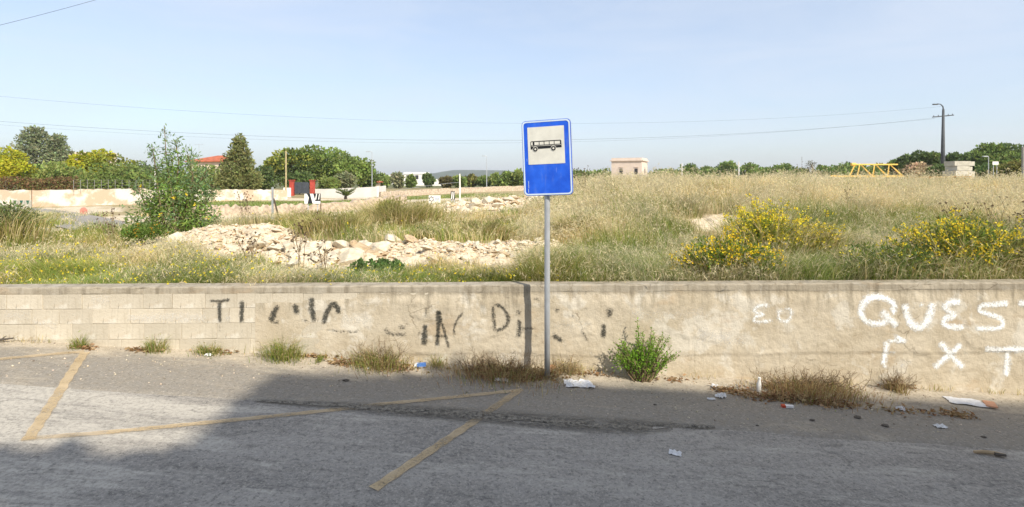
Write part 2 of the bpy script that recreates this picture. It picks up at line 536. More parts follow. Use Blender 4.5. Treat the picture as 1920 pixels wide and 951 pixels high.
# asphalt: worn, streaked with dust along the direction of travel
m, nt, b = new_mat('worn_asphalt')
agg = noise(nt, 95, 4, 0.75)
med = noise(nt, 2.2, 5, 0.6, stretch=(0.35, 1.0, 1))
c = mix(nt, ramp(nt, med, 0.35, 0.65), (0.215, 0.198, 0.176), (0.315, 0.290, 0.256))
c = mix(nt, ramp(nt, noise(nt, 17, 6, 0.75), 0.38, 0.66, 0.0, 0.55), c, (0.42, 0.38, 0.32))
c = mix(nt, ramp(nt, noise(nt, 11, 5, 0.75, stretch=(0.5, 1, 1)), 0.32, 0.48, 0.5, 0.0), c, (0.11, 0.102, 0.092))
c = mix(nt, ramp(nt, noise(nt, 38, 3, 0.85), 0.50, 0.66, 0.0, 0.7), c, (0.46, 0.42, 0.36))
c = mix(nt, ramp(nt, noise(nt, 33, 3, 0.85), 0.36, 0.48, 0.55, 0.0), c, (0.08, 0.074, 0.066))
dust = noise(nt, 3.2, 7, 0.68, stretch=(0.22, 1.5, 1), dist=0.35)
tc = N(nt, 'ShaderNodeTexCoord'); sx = N(nt, 'ShaderNodeSeparateXYZ'); nt.links.new(tc.outputs['Object'], sx.inputs[0])
nearedge = ramp(nt, sx.outputs['Y'], 3.4, 5.5, 0.02, 0.10)
leftside = ramp(nt, sx.outputs['X'], -4.4, -1.4, 0.15, 0.0)
dsum = math2(nt, 'ADD', math2(nt, 'ADD', dust, nearedge), leftside)
df = math2(nt, 'MULTIPLY', ramp(nt, dsum, 0.60, 0.76), ramp(nt, noise(nt, 30, 4, 0.8), 0.36, 0.6, 0.15, 1.0))
c = mix(nt, math2(nt, 'MULTIPLY', df, 0.85), c, (0.50, 0.46, 0.39))
crk = N(nt, 'ShaderNodeTexVoronoi', feature='DISTANCE_TO_EDGE', Scale=0.9)
mp = N(nt, 'ShaderNodeMapping'); mp.inputs['Scale'].default_value = (0.28, 1.6, 1)
wv = N(nt, 'ShaderNodeTexNoise', Scale=2.2, Detail=5.0)
nt.links.new(tc.outputs['Object'], wv.inputs['Vector'])
mv = N(nt, 'ShaderNodeMixRGB', blend_type='ADD'); mv.inputs[0].default_value = 0.35
nt.links.new(tc.outputs['Object'], mv.inputs[1]); nt.links.new(wv.outputs['Color'], mv.inputs[2])
nt.links.new(mv.outputs[0], mp.inputs['Vector']); nt.links.new(mp.outputs['Vector'], crk.inputs['Vector'])
ck = ramp(nt, crk.outputs['Distance'], 0.0, 0.010, 0.35, 0.0)
ck = math2(nt, 'MULTIPLY', ck, ramp(nt, noise(nt, 0.9, 3), 0.45, 0.6))
c = mix(nt, ck, c, (0.05, 0.048, 0.045))
nt.links.new(c, b.inputs['Base Color'])
b.inputs['Roughness'].default_value = 0.9
b.inputs['Specular IOR Level'].default_value = 0.2
bump(nt, b, math2(nt, 'SUBTRACT', agg, math2(nt, 'MULTIPLY', ck, 1.5)), 0.35, 0.006)
M['asphalt'] = m

# shoulder: old grey asphalt buried in pale dust, sandier towards the wall
m, nt, b = new_mat('dusty_shoulder')
agg = noise(nt, 70, 5, 0.75)
tc = N(nt, 'ShaderNodeTexCoord'); sx = N(nt, 'ShaderNodeSeparateXYZ'); nt.links.new(tc.outputs['Object'], sx.inputs[0])
d1 = noise(nt, 2.6, 6, 0.62, stretch=(0.35, 1.1, 1), dist=0.3)
toward = ramp(nt, sx.outputs['Y'], 5.9, 6.75, 0.0, 0.36)
lft = ramp(nt, sx.outputs['X'], -5.0, 0.5, 0.05, 0.0)
fac = ramp(nt, math2(nt, 'ADD', math2(nt, 'ADD', d1, toward), lft), 0.54, 0.86)
c = mix(nt, fac, (0.262, 0.238, 0.203), (0.48, 0.415, 0.32))
c = mix(nt, ramp(nt, noise(nt, 14, 6, 0.75), 0.36, 0.62, 0.45, 0.0), c, (0.26, 0.22, 0.165))
c = mix(nt, ramp(nt, noise(nt, 34, 4, 0.85), 0.50, 0.68, 0.0, 0.5), c, (0.55, 0.49, 0.40))
c = mix(nt, ramp(nt, noise(nt, 31, 4, 0.85), 0.34, 0.47, 0.7, 0.0), c, (0.12, 0.105, 0.085))
c = mix(nt, ramp(nt, noise(nt, 8, 5, 0.7), 0.58, 0.72, 0.0, 0.4), c, (0.24, 0.19, 0.13))
nt.links.new(c, b.inputs['Base Color'])
b.inputs['Roughness'].default_value = 0.97
b.inputs['Specular IOR Level'].default_value = 0.1
bump(nt, b, agg, 0.5, 0.008)
M['shoulder'] = m

zero = lambda X, Y: 0*X
road = strip_mesh('road', -40, 40, 240, lambda x: 0*x-4.2, lambda x: edge_y(x), 70,
                  lambda X, Y: (fbm(X*0.5, Y*1.2, 3)-0.5)*0.012, M['asphalt'])
kind(road, 'structure')
def sh_dz(X, Y):
    up = sstep(5.30, 5.42, Y)
    return -0.02 + 0.028*up + (fbm(X*2.2, Y*2.2+8, 4)-0.5)*0.03*sstep(5.4, 6.3, Y) + 0.035*sstep(6.35, 6.85, Y)*fbm(X*1.4, Y*2+3, 4)*1.2
shoulder = strip_mesh('shoulder', -40, 40, 640, lambda x: edge_y(x)-0.10, lambda x: wall_y(np.clip(x, -12, 12))+0.08, 36, sh_dz, M['shoulder'])
kind(shoulder, 'structure')
def sz(X, Y):
    """top of the road surface or the shoulder"""
    if Y > float(edge_y(np.array([X]))[0]) - 0.04:
        return float(road_z(X) + sh_dz(np.array([X]), np.array([Y]))[0])
    return float(road_z(X) + (fbm(np.array([X*0.5]), np.array([Y*1.2]), 3)[0]-0.5)*0.012)
M['verge'] = mat_plain('verge_earth', (0.30, 0.25, 0.17), 0.95, 0.25, 1.5, bmp=0.5)
vg = strip_mesh('verge', -90, 90, 60, lambda x: 0*x-80, lambda x: 0*x-4.1, 20, lambda X, Y: 0*X+0.02, M['verge'])
kind(vg, 'structure')

# broken, tarry seam where the resurfacing ends (real loose chunks and a dark gap)
m, nt, b = new_mat('tar_seam')
f = noise(nt, 26, 6, 0.75)
f2 = noise(nt, 5, 5, 0.7, stretch=(0.6, 1.4, 1))
c = mix(nt, ramp(nt, f, 0.35, 0.6), (0.028, 0.027, 0.025), (0.30, 0.27, 0.22))
nt.links.new(c, b.inputs['Base Color'])
b.inputs['Roughness'].default_value = 0.95
tp = N(nt, 'ShaderNodeBsdfTransparent')
ms = N(nt, 'ShaderNodeMixShader')
at = N(nt, 'ShaderNodeAttribute', attribute_name='Col')
al = math2(nt, 'MULTIPLY', at.outputs['Fac'], ramp(nt, math2(nt, 'ADD', f, f2), 0.80, 0.96))
nt.links.new(al, ms.inputs[0]); nt.links.new(tp.outputs[0], ms.inputs[1]); nt.links.new(b.outputs[0], ms.inputs[2])
nt.links.new(ms.outputs[0], nt.nodes['Material Output'].inputs['Surface'])
bump(nt, b, f, 1.0, 0.02)
M['tar'] = m
pts = [R(480, 752), R(640, 763), R(760, 772), R(880, 780), R(1000, 790), R(1100, 797), R(1190, 803), R(1260, 801), R(1340, 803)]
mb = MB()
wd = [0.03, 0.10, 0.16, 0.20, 0.20, 0.20, 0.20, 0.10, 0.03]
V, Cc = [], []
for i in range(97):
    t = i / 96 * (len(pts)-1)
    k = min(int(t), len(pts)-2); fr = t - k
    p = pts[k].lerp(pts[k+1], fr); w_ = wd[k]*(1-fr) + wd[k+1]*fr
    for j, s_ in enumerate((-1, -0.5, 0, 0.5, 1)):
        y = p.y + s_*w_
        V.append((p.x, y, sz(p.x, y) + 0.012)); Cc.append((1-abs(s_),)*3)
mb.add(V, [(i*5+j, i*5+j+1, (i+1)*5+j+1, (i+1)*5+j) for i in range(96) for j in range(4)], None, np.array(Cc))
kind(mb.build('road_seam', M['tar']), 'structure')

# painted zigzag of the bus bay
m, nt, b = new_mat('worn_yellow_paint')
f = noise(nt, 40, 6, 0.75); f2 = noise(nt, 3.5, 4, 0.6)
c = mix(nt, ramp(nt, f2, 0.3, 0.7), (0.52, 0.38, 0.20), (0.62, 0.48, 0.30))
nt.links.new(c, b.inputs['Base Color'])
at = N(nt, 'ShaderNodeAttribute', attribute_name='Col')
tp = N(nt, 'ShaderNodeBsdfTransparent'); ms = N(nt, 'ShaderNodeMixShader')
al = math2(nt, 'MULTIPLY', math2(nt, 'MULTIPLY', at.outputs['Fac'], ramp(nt, math2(nt, 'ADD', at.outputs['Fac'], f), 0.45, 0.95)), ramp(nt, math2(nt, 'ADD', f, math2(nt, 'MULTIPLY', f2, 0.7)), 0.58, 0.90, 0.25, 0.85))
nt.links.new(al, ms.inputs[0]); nt.links.new(tp.outputs[0], ms.inputs[1]); nt.links.new(b.outputs[0], ms.inputs[2])
nt.links.new(ms.outputs[0], nt.nodes['Material Output'].inputs['Surface'])
M['yellow_line'] = m
def paint_line(a, b_, w_, f0=1.0, f1=1.0):
    a, b_ = Vector((a.x, a.y)), Vector((b_.x, b_.y))
    d = (b_ - a); n_ = max(6, int(d.length/0.06)); d.normalize(); s_ = Vector((-d.y, d.x))
    mb = MB(); V = []; Cc = []
    for i in range(n_+1):
        p = a.lerp(b_, i/n_)
        fo = f0 + (f1-f0)*i/n_
        for k in (-1, -0.8, 0.8, 1):
            q = p + s_*k*(w_/2 + 0.006*math.sin(i*1.7))
            V.append((q.x, q.y, sz(q.x, q.y)+0.008)); Cc.append(((1-abs(k))*5*fo if abs(k) > 0.9 else fo,)*3)
    mb.add(V, [(i*4+j, i*4+j+1, (i+1)*4+j+1, (i+1)*4+j) for i in range(n_) for j in range(3)], None, np.array(Cc))
    kind(mb.build('road_marking', M['yellow_line']), 'structure')
paint_line(R(0, 676), R(158, 661), 0.10, 0.6, 0.6)
paint_line(R(-200, 694), R(0, 676), 0.10, 0.6, 0.6)
paint_line(R(160, 662), R(52, 826), 0.10, 0.8, 0.8)
paint_line(R(44, 824), R(200, 812), 0.085, 0.5, 0.6)
paint_line(R(200, 812), R(980, 734), 0.085, 0.8, 0.65)
paint_line(R(972, 736), R(700, 918), 0.10, 0.65, 0.95)

# ------------------------------------------------------------------ roadside wall
wall = thing('roadside_wall', 'long low cream block wall with faded graffiti beside the road', 'wall', (0, 0, 0))
X0, X1 = -14.0, 14.0
yaw = math.atan(0.026)
TOPZ = 0.975
def wl(x, off, z):            # wall coordinates -> world (off = towards the road)
    return (x + off*math.sin(yaw), wall_y(x) - off*math.cos(yaw), z)
mb = MB()
V = [wl(X0, 0, -1.3), wl(X1, 0, -1.3), wl(X1, 0, 0.90), wl(X0, 0, 0.90), wl(X0, -0.22, -1.3), wl(X1, -0.22, -1.3), wl(X1, -0.22, 0.90), wl(X0, -0.22, 0.90)]
mb.add(V, [(0,1,2,3),(5,4,7,6),(3,2,6,7),(1,5,6,2),(4,0,3,7),(0,4,5,1)])
M['core'] = mat_plain('joint_mortar', (0.48, 0.42, 0.32), 0.97, 0.25, 8, bmp=0.6)
mb.build('core', M['core'], wall)
# coping, uneven by hand
prof = [(-0.004, 0.880), (0.007, 0.884), (0.010, 0.900), (0.010, 0.958), (0.005, 0.970), (-0.006, TOPZ+0.002), (-0.21, TOPZ+0.003), (-0.235, 0.962), (-0.24, 0.895)]
nx = 560
xs = np.linspace(X0, X1, nx)
V = []
for x in xs:
    for k, (o_, z_) in enumerate(prof):
        j = (fbm(np.array([x*2.3+k*7]), np.array([k*3.1]), 4)[0]-0.5)
        chip = max(0.0, fbm(np.array([x*3.7+91]), np.array([k*0.35]), 3)[0]-0.66)*0.07 if k in (3, 4, 5) else 0.0
        V.append(wl(x, o_ + j*0.012 - chip, z_ + (j*0.014 if 1 < k < 8 else 0) - chip*0.7))
np_ = len(prof)
mb = MB(); mb.add(V, [(i*np_+k, (i+1)*np_+k, (i+1)*np_+(k+1) % np_, i*np_+(k+1) % np_) for i in range(nx-1) for k in range(np_)])
mb.build('coping', M['coping'], wall)
# blocks
rb = random.Random(5)
def block_mesh(wd_, ht_):
    me = bpy.data.meshes.new('block')
    bm = bmesh.new()
    bmesh.ops.create_cube(bm, size=1)
    for v in bm.verts:
        v.co.x *= wd_; v.co.z *= ht_; v.co.y *= 0.06
        v.co.x += rb.uniform(-.004, .004); v.co.z += rb.uniform(-.004, .004)
    bmesh.ops.bevel(bm, geom=[e for e in bm.edges if all(v.co.y < 0 for v in e.verts)], offset=0.0035, segments=1, affect='EDGES')
    bm.to_mesh(me); bm.free()
    me.materials.append(M['block'])
    return me
courses = [0.89, 0.705, 0.52, 0.325, 0.13, -0.06]
def wall_off_left(x, z):
    return 0.013
for r_ in range(len(courses)-1):
    zt, zb = courses[r_], courses[r_+1]
    x = -8.8 + rb.uniform(0, 0.3)
    while x < -1.3:
        w_ = rb.choice((0.23, 0.34, 0.40, 0.45, 0.45)) * rb.uniform(0.94, 1.06)
        if zt > road_z(x) - 0.02:
            o = bpy.data.objects.new('block', block_mesh(w_-0.003, zt-zb-0.003))
            COL.objects.link(o); o.parent = wall
            xc = x + w_/2
            off = -0.024 + rb.uniform(0, 0.0035)
            o.location = wl(xc, off, (zt+zb)/2)
            o.rotation_euler = (rb.uniform(-.006, .006), rb.uniform(-.006, .006), yaw + rb.uniform(-.008, .008))
        x += w_
# cement render over the right part; its ragged left edge sinks behind the blocks
def coat_off(x, z, full=True):
    x, z = np.asarray(x, float), np.asarray(z, float)
    edge = sstep(-2.9, -1.5, x + (fbm(x*2.2, z*3.1+9, 4)-0.5)*1.6)
    step = 0.010*sstep(0.07, 0.10, z + (fbm(x*0.9+3, z*0+1, 3)-0.5)*0.10)
    patch = 0.007*sstep(0.55, 0.60, fbm(x*1.3+20, z*2.4+7, 4))
    rough = (fbm(x*13, z*13, 3, 0.6)-0.5)*0.014
    return -0.006 + (0.020*edge + step + patch)*(1-0.6*sstep(0.72, 0.89, z)) + rough*edge
gx = np.linspace(-3.2, 9.6, 620); gzv = np.linspace(-0.95, 0.896, 96)
GX, GZ2 = np.meshgrid(gx, gzv)
OF = coat_off(GX, GZ2)
VX = GX + OF*math.sin(yaw); VY = wall_y(GX) - OF*math.cos(yaw)
ix = np.arange(GX.size).reshape(GX.shape)
mb = MB(); mb.add(np.stack([VX, VY, GZ2], -1).reshape(-1, 3), np.stack([ix[:-1, :-1], ix[:-1, 1:], ix[1:, 1:], ix[1:, :-1]], -1).reshape(-1, 4))
mb.build('render_coat', M['coat'], wall, smooth=True)

# graffiti: sprayed strokes lying on the wall face
def mat_spray(name, colr, dens):
    m, nt, b = new_mat(name)
    b.inputs['Base Color'].default_value = (*colr, 1)
    b.inputs['Roughness'].default_value = 0.9
    at = N(nt, 'ShaderNodeAttribute', attribute_name='Col')
    f = noise(nt, 46, 6, 0.85)
    e = math2(nt, 'ADD', math2(nt, 'MULTIPLY', at.outputs['Fac'], 1.0), math2(nt, 'MULTIPLY', math2(nt, 'SUBTRACT', f, 0.5), 3.4))
    al = ramp(nt, e, 0.25, 1.0, 0.0, dens)
    tp = N(nt, 'ShaderNodeBsdfTransparent'); ms = N(nt, 'ShaderNodeMixShader')
    nt.links.new(al, ms.inputs[0]); nt.links.new(tp.outputs[0], ms.inputs[1]); nt.links.new(b.outputs[0], ms.inputs[2])
    nt.links.new(ms.outputs[0], nt.nodes['Material Output'].inputs['Surface'])
    return m
M['spray_black'] = mat_spray('black_spray', (0.035, 0.037, 0.032), 0.74)
M['spray_white'] = mat_spray('white_spray', (0.86, 0.86, 0.84), 0.97)
M['whitewash'] = mat_spray('whitewash_patch', (0.74, 0.70, 0.63), 0.65)
def stroke(mb, pix, wpx, wts=None):
    pts = [Vector(W(*p)) for p in pix]
    # resample with Catmull-Rom
    out = []
    n_ = len(pts)
    for i in range(n_-1):
        p0, p1, p2, p3 = pts[max(i-1, 0)], pts[i], pts[i+1], pts[min(i+2, n_-1)]
        k_ = max(2, int((p2-p1).length/0.015))
        for k in range(k_):
            t = k/k_
            out.append(((p1*2) + (p2-p0)*t + (p0*2-p1*5+p2*4-p3)*t*t + (p1*3-p0-p2*3+p3)*t*t*t) * 0.5)
    out.append(pts[-1])
    w_ = wpx/148.0
    V, Cc = [], []
    cols = (-1, -0.66, -0.33, 0, 0.33, 0.66, 1)
    for i, p in enumerate(out):
        d = out[min(i+1, len(out)-1)] - out[max(i-1, 0)]
        d = d.normalized() if d.length > 1e-9 else Vector((1, 0))
        s_ = Vector((-d.y, d.x))
        ws = 0.78 + 0.5*float(vnoise(i*0.11 + wpx*3.7, pix[0][0]*0.13))
        endf = min(1.0, (min(i, len(out)-1-i)+1) / 4.0)
        for k in cols:
            q = p + s_*k*w_*0.75*ws
            of = max(0.0135 if q.x < -1.3 else 0, float(coat_off(q.x, q.y)) if q.x > -3.2 else 0) + 0.004
            V.append(wl(q.x, of, q.y)); Cc.append((max(0, 1-abs(k)**1.5)*endf*(1.0 if wts is None else wts),)*3)
    m_ = len(cols)
    mb.add(V, [(i*m_+j, i*m_+j+1, (i+1)*m_+j+1, (i+1)*m_+j) for i in range(len(out)-1) for j in range(m_-1)], None, np.array(Cc))
BLACK = [  # strokes: photo pixels, width, strength
 ([(393, 563), (412, 564), (434, 561)], 4, .9), ([(413, 563), (413, 590), (414, 605)], 5, 1), ([(413, 605), (414, 622)], 3, .4),
 ([(453, 546), (454, 552)], 5, .6), ([(453, 562), (455, 575), (454, 590), (455, 605)], 6, 1), ([(455, 612), (456, 640)], 3, .25),
 ([(524, 572), (517, 582), (512, 595), (508, 605)], 7, .95), ([(518, 568), (524, 575)], 5, .4), ([(508, 603), (517, 604), (528, 602)], 4, .7),
 ([(553, 568), (556, 580), (557, 590)], 9, 1), ([(586, 555), (585, 575), (588, 590), (590, 604)], 7, .9), ([(566, 596), (577, 602), (586, 601)], 4, .45),
 ([(608, 608), (612, 590), (620, 575), (627, 569), (633, 576), (637, 590)], 6, .95), ([(609, 618), (622, 618), (640, 621), (678, 621)], 3, .5),
 ([(750, 572), (750, 585)], 6, .5), ([(724, 612), (727, 623), (745, 626), (765, 626)], 5, .6), ([(754, 606), (755, 619)], 8, .8), ([(756, 610), (764, 607), (773, 606)], 3, .35),
 ([(800, 551), (801, 556)], 5, .8), ([(799, 572), (799, 595)], 4, .5), ([(798, 606), (797, 630), (796, 648)], 7, 1), ([(780, 625), (797, 624)], 4, .6),
 ([(822, 580), (823, 605), (820, 648)], 6, .95), ([(823, 580), (829, 605), (838, 635), (842, 652)], 5, .75), ([(812, 628), (826, 629), (842, 629)], 4, .65),
 ([(870, 583), (860, 595), (853, 610), (851, 632)], 4, .65), ([(893, 563), (899, 564)], 8, .85),
 ([(923, 573), (926, 595), (928, 620)], 5, .75), ([(924, 574), (932, 571), (944, 578), (952, 592), (951, 606), (941, 615), (926, 620)], 5, .8),
 ([(971, 579), (973, 590)], 8, .95), ([(972, 596), (974, 612), (972, 634)], 6, .8), ([(973, 617), (990, 615), (1004, 615)], 4, .6),
 ([(1000, 562), (1006, 559), (1013, 563)], 4, .6), ([(1038, 582), (1051, 578)], 6, .7), ([(1034, 626), (1044, 632), (1056, 641)], 7, .85),
 ([(1074, 585), (1073, 600)], 5, .5), ([(1088, 617), (1096, 628), (1104, 642)], 4, .5), ([(1091, 577), (1103, 579)], 5, .35),
 ([(1143, 575), (1141, 595)], 7, .8), ([(1131, 605), (1131, 622), (1129, 634)], 7, .95), ([(952, 554), (956, 558)], 4, .6), ([(1097, 540), (1098, 553)], 3, .6)]
WHITE = [
 ([(1672, 590), (1672, 570), (1660, 560), (1640, 556), (1620, 564), (1612, 580), (1616, 596), (1632, 605), (1652, 604), (1666, 594)], 9, 1), ([(1648, 583), (1664, 596), (1682, 612)], 9, 1),
 ([(1694, 567), (1698, 590), (1708, 608), (1722, 612), (1736, 600), (1742, 582), (1745, 565)], 10, 1), ([(1718, 573), (1731, 568)], 6, .8),
 ([(1800, 567), (1782, 566), (1768, 574), (1778, 585), (1786, 590), (1770, 596), (1766, 606), (1782, 612), (1806, 612)], 8, 1),
 ([(1888, 568), (1860, 570), (1838, 572), (1834, 582), (1850, 588), (1872, 596), (1876, 608), (1860, 615), (1824, 614)], 7, 1),
 ([(1904, 567), (1925, 568), (1960, 567)], 9, 1), ([(1931, 568), (1931, 590), (1932, 613)], 9, 1),
 ([(1683, 622), (1679, 640)], 0.1, 0), ([(1673, 629), (1684, 634), (1697, 641)], 8, 1), ([(1660, 637), (1658, 660), (1654, 685)], 9, 1), ([(1660, 640), (1676, 638), (1690, 641)], 6, .9), ([(1651, 686), (1664, 685)], 6, .9), ([(1660, 661), (1680, 660)], 5, .5), ([(1684, 684), (1694, 684)], 5, .5),
 ([(1758, 640), (1778, 662), (1805, 690)], 9, 1), ([(1800, 643), (1778, 664), (1748, 690)], 9, 1),
 ([(1842, 653), (1870, 654), (1925, 653)], 9, 1), ([(1887, 655), (1886, 680), (1884, 706)], 9, 1), ([(1960, 655), (1945, 700)], 9, 1),
 ([(1442, 573), (1425, 571), (1413, 579), (1420, 587), (1430, 588), (1414, 594), (1416, 602), (1448, 600)], 5, .85),
 ([(1468, 580), (1458, 584), (1460, 598), (1474, 601), (1481, 592), (1480, 579), (1466, 579)], 5, .8)]
def letters(strokes, k, ks, mat, label):
    for (pix, w_, s_) in strokes:
        if s_ > 0:
            mb = MB(); stroke(mb, pix, w_*k, s_*ks)
            mb.build('graffiti_stroke', mat, wall)['label'] = label
letters(BLACK, 1.5, 1.08, M['spray_black'], 'faded black spray paint stroke')
letters(WHITE[:-2], 1.45, 1.0, M['spray_white'], 'white spray paint stroke of the words QUEST and ÈXT')
letters(WHITE[-2:], 1.5, 0.92, M['spray_white'], 'small faint white letter sprayed beside QUEST')
# whitewash left on the wall: patch strokes
for (pix, w_, s_) in [([(1310, 622), (1340, 630), (1372, 634)], 22, .7), ([(1312, 612), (1318, 640)], 16, .7), ([(1350, 638), (1400, 640)], 14, .5),
                      ([(1180, 590), (1240, 588), (1320, 584)], 26, .42), ([(240, 596), (330, 594), (390, 596)], 16, .7), ([(60, 600), (110, 612)], 14, .5), ([(420, 596), (440, 596)], 18, .6),
                      ([(170, 560), (210, 562)], 16, .5), ([(10, 590), (60, 592)], 18, .5), ([(1020, 610), (1110, 605)], 20, .4), ([(640, 600), (700, 598)], 20, .4)]:
    mb = MB(); stroke(mb, pix, w_, s_); mb.build('whitewash_patch', M['whitewash'], wall)

# ------------------------------------------------------------------ bus stop sign
ps = W(1026, 690)
pole_d = 0.315
pb = Vector(wl(ps[0], pole_d, 0)); pb.z = road_z(pb.x) + 0.02
pb.x = (1026-CX)/F*pb.y
sign = thing('bus_stop_sign', 'blue rectangular bus stop sign on a grey pole before the wall', 'sign', pb)
ztop = CAMZ - (226-HZ)/F*pb.y - pb.z
zbot = CAMZ - (366-HZ)/F*pb.y - pb.z
mb = MB(); mb.tube([(0, 0, -0.2), (0, 0, 0.9), (0, 0, zbot+0.05), (0, 0, ztop-0.06)], 0.034, 20)
mb.build('pole', M['galv'], sign, smooth=True)
mb = MB(); mb.tube([(0, 0, ztop-0.061), (0, 0, ztop-0.045)], 0.037, 16); mb.build('cap', M['dark'], sign)
pw, ph = 0.595, ztop - zbot
ang = math.radians(-16)                     # right edge nearer the road
def rrect(w_, h_, r_, n_=6):
    o = []
    for (cx_, cz_, a0) in ((w_/2-r_, h_/2-r_, 0), (-w_/2+r_, h_/2-r_, 90), (-w_/2+r_, -h_/2+r_, 180), (w_/2-r_, -h_/2+r_, 270)):
        for k in range(n_+1):
            a = math.radians(a0 + 90*k/n_)
            o.append((cx_ + r_*math.cos(a), cz_ + r_*math.sin(a)))
    return o
def slab(outline, y0, y1, name, mat, parent, loc=(0, 0, 0), rot=(0, 0, 0), hole=None):
    """plate standing in x/z with its face towards -y; hole: inner outline with the same number of points"""
    n_ = len(outline)
    me = bpy.data.meshes.new(name)
    V = [(x, y0, z) for x, z in outline] + [(x, y1, z) for x, z in outline]
    Fc = [(i, n_+i, n_+(i+1) % n_, (i+1) % n_) for i in range(n_)]
    if hole is None:
        Fc += [tuple(range(n_)), tuple(reversed(range(n_, 2*n_)))]
    else:
        V += [(x, y0, z) for x, z in hole] + [(x, y1, z) for x, z in hole]
        Fc += [(i, (i+1) % n_, 2*n_+(i+1) % n_, 2*n_+i) for i in range(n_)]
        Fc += [(n_+i, 3*n_+i, 3*n_+(i+1) % n_, n_+(i+1) % n_) for i in range(n_)]
        Fc += [(2*n_+i, 2*n_+(i+1) % n_, 3*n_+(i+1) % n_, 3*n_+i) for i in range(n_)]
    me.from_pydata(V, [], Fc); me.update(); me.polygons.foreach_set('use_smooth', np.zeros(len(Fc), dtype=bool))
    bm = bmesh.new(); bm.from_mesh(me); bmesh.ops.recalc_face_normals(bm, faces=bm.faces); bm.to_mesh(me); bm.free()
    me.materials.append(mat)
    o = bpy.data.objects.new(name, me); COL.objects.link(o)
    o.parent = parent; o.location = loc; o.rotation_euler = rot
    return o
plate = slab(rrect(pw, ph, 0.05), -0.012, 0.012, 'sign_plate', M['sign_blue'], sign, (-0.005, -0.058, (ztop+zbot)/2), (0, math.radians(-2.2), ang))
slab(rrect(pw-0.012, ph-0.012, 0.045), -0.0145, -0.0125, 'border', M['sign_border'], plate, hole=rrect(pw-0.046, ph-0.046, 0.034))
slab(rrect(pw+0.006, ph+0.006, 0.052), 0.004, 0.020, 'back_rim', M['sign_back'], plate, hole=rrect(pw-0.0, ph-0.0, 0.05))
wx0, wx1 = -pw/2 + 0.118*pw, -pw/2 + 0.868*pw
wz1, wz0 = ph/2 - 0.088*ph, ph/2 - 0.585*ph
wcx, wcz, ww_, wh_ = (wx0+wx1)/2, (wz0+wz1)/2, wx1-wx0, wz1-wz0
slab([(wcx+x, wcz+z) for x, z in rrect(ww_, wh_, 0.004, 2)], -0.0150, -0.0126, 'white_panel', M['sign_white'], plate)
for (a0, b0, a1, b1) in ((.100, .80, .108, .90), (.094, .905, .102, .96), (.104, .965, .110, .992), (.085, .50, .089, .54)):
    slab([(-pw/2+a0*pw, ph/2-b1*ph), (-pw/2+a1*pw, ph/2-b1*ph+.004), (-pw/2+a1*pw*.99, ph/2-b0*ph), (-pw/2+a0*pw, ph/2-b0*ph-.003)], -0.0135, -0.0122, 'scratch', M['sign_border'], plate)
def pp(a, b_):        # panel fractions (from left, from top) -> plate coordinates
    return (wx0 + a*ww_, wz1 - b_*wh_)
def rect(a0, b0, a1, b1):
    return [pp(a0, b1), pp(a1, b1), pp(a1, b0), pp(a0, b0)]
Y0, Y1 = -0.0170, -0.0152
slab([pp(.075, .39), pp(.10, .375), pp(.895, .375), pp(.915, .40), pp(.922, .575), pp(.075, .592)], Y0, Y1, 'bus_body', M['sign_black'], plate)
slab(rect(.092, .40, .135, .485), Y0-.0012, Y0-.0001, 'bus_door', M['sign_white'], plate)
for (a0, a1) in ((.185, .305), (.325, .440), (.460, .580), (.600, .715), (.735, .880)):
    slab(rect(a0, .402, a1, .480), Y0-.0012, Y0-.0001, 'bus_window', M['sign_white'], plate)
slab(rect(.10, .502, .91, .511), Y0-.0012, Y0-.0001, 'bus_stripe', M['sign_white'], plate)
for wx_ in (.205, .70):
    c0 = pp(wx_, .592)
    circ = lambda r_: [(c0[0]+r_*math.cos(t*math.pi/12), c0[1]+r_*math.sin(t*math.pi/12)) for t in range(24)]
    slab(circ(.074*ww_), Y0-.0012, Y0-.0001, 'wheel_arch', M['sign_white'], plate)
    slab(circ(.062*ww_), Y0-.0026, Y0-.0013, 'wheel', M['sign_black'], plate)
    slab(circ(.026*ww_), Y0-.0040, Y0-.0027, 'wheel_hub', M['sign_white'], plate)
for zc in (zbot+0.2, ztop-0.25):
    mb = MB(); mb.box((0, -0.03, zc), (0.10, 0.045, 0.03)); mb.box((0, 0.036, zc), (0.09, 0.008, 0.03)); mb.build('clamp', M['galv'], sign)

# ------------------------------------------------------------------ vegetation helpers
def jit(col, n, rng, amp=0.25, hue=0.12):
    """n leaf colours around a base colour"""
    c = np.tile(np.asarray(col, float), (n, 1))
    c *= (1 + (rng.random((n, 1)) - 0.5) * 2 * amp)
    c *= (1 + (rng.random((n, 3)) - 0.5) * 2 * hue)
    return np.clip(c, 0.003, 0.95)

def leaf_cards(mb, pos, axis, L, Wd, col, rng):
    """one four-cornered leaf per position, folded a little along its axis"""
    n = len(pos)
    if n == 0:
        return
    axis = axis / (np.linalg.norm(axis, axis=1, keepdims=True) + 1e-9)
    r = rng.normal(size=(n, 3))
    s = np.cross(axis, r); s /= (np.linalg.norm(s, axis=1, keepdims=True) + 1e-9)
    L = np.broadcast_to(np.asarray(L, float), (n,))[:, None]; Wd = np.broadcast_to(np.asarray(Wd, float), (n,))[:, None]
    nn = np.cross(axis, s)
    p0 = pos; p2 = pos + axis*L + nn*L*0.12*rng.normal(size=(n, 1))
    p1 = pos + axis*L*0.5 + s*Wd*0.5; p3 = pos + axis*L*0.5 - s*Wd*0.5
    V = np.stack([p0, p1, p2, p3], 1).reshape(-1, 3)
    mb.add(V, np.arange(4*n).reshape(n, 4), None, np.repeat(col, 4, axis=0))

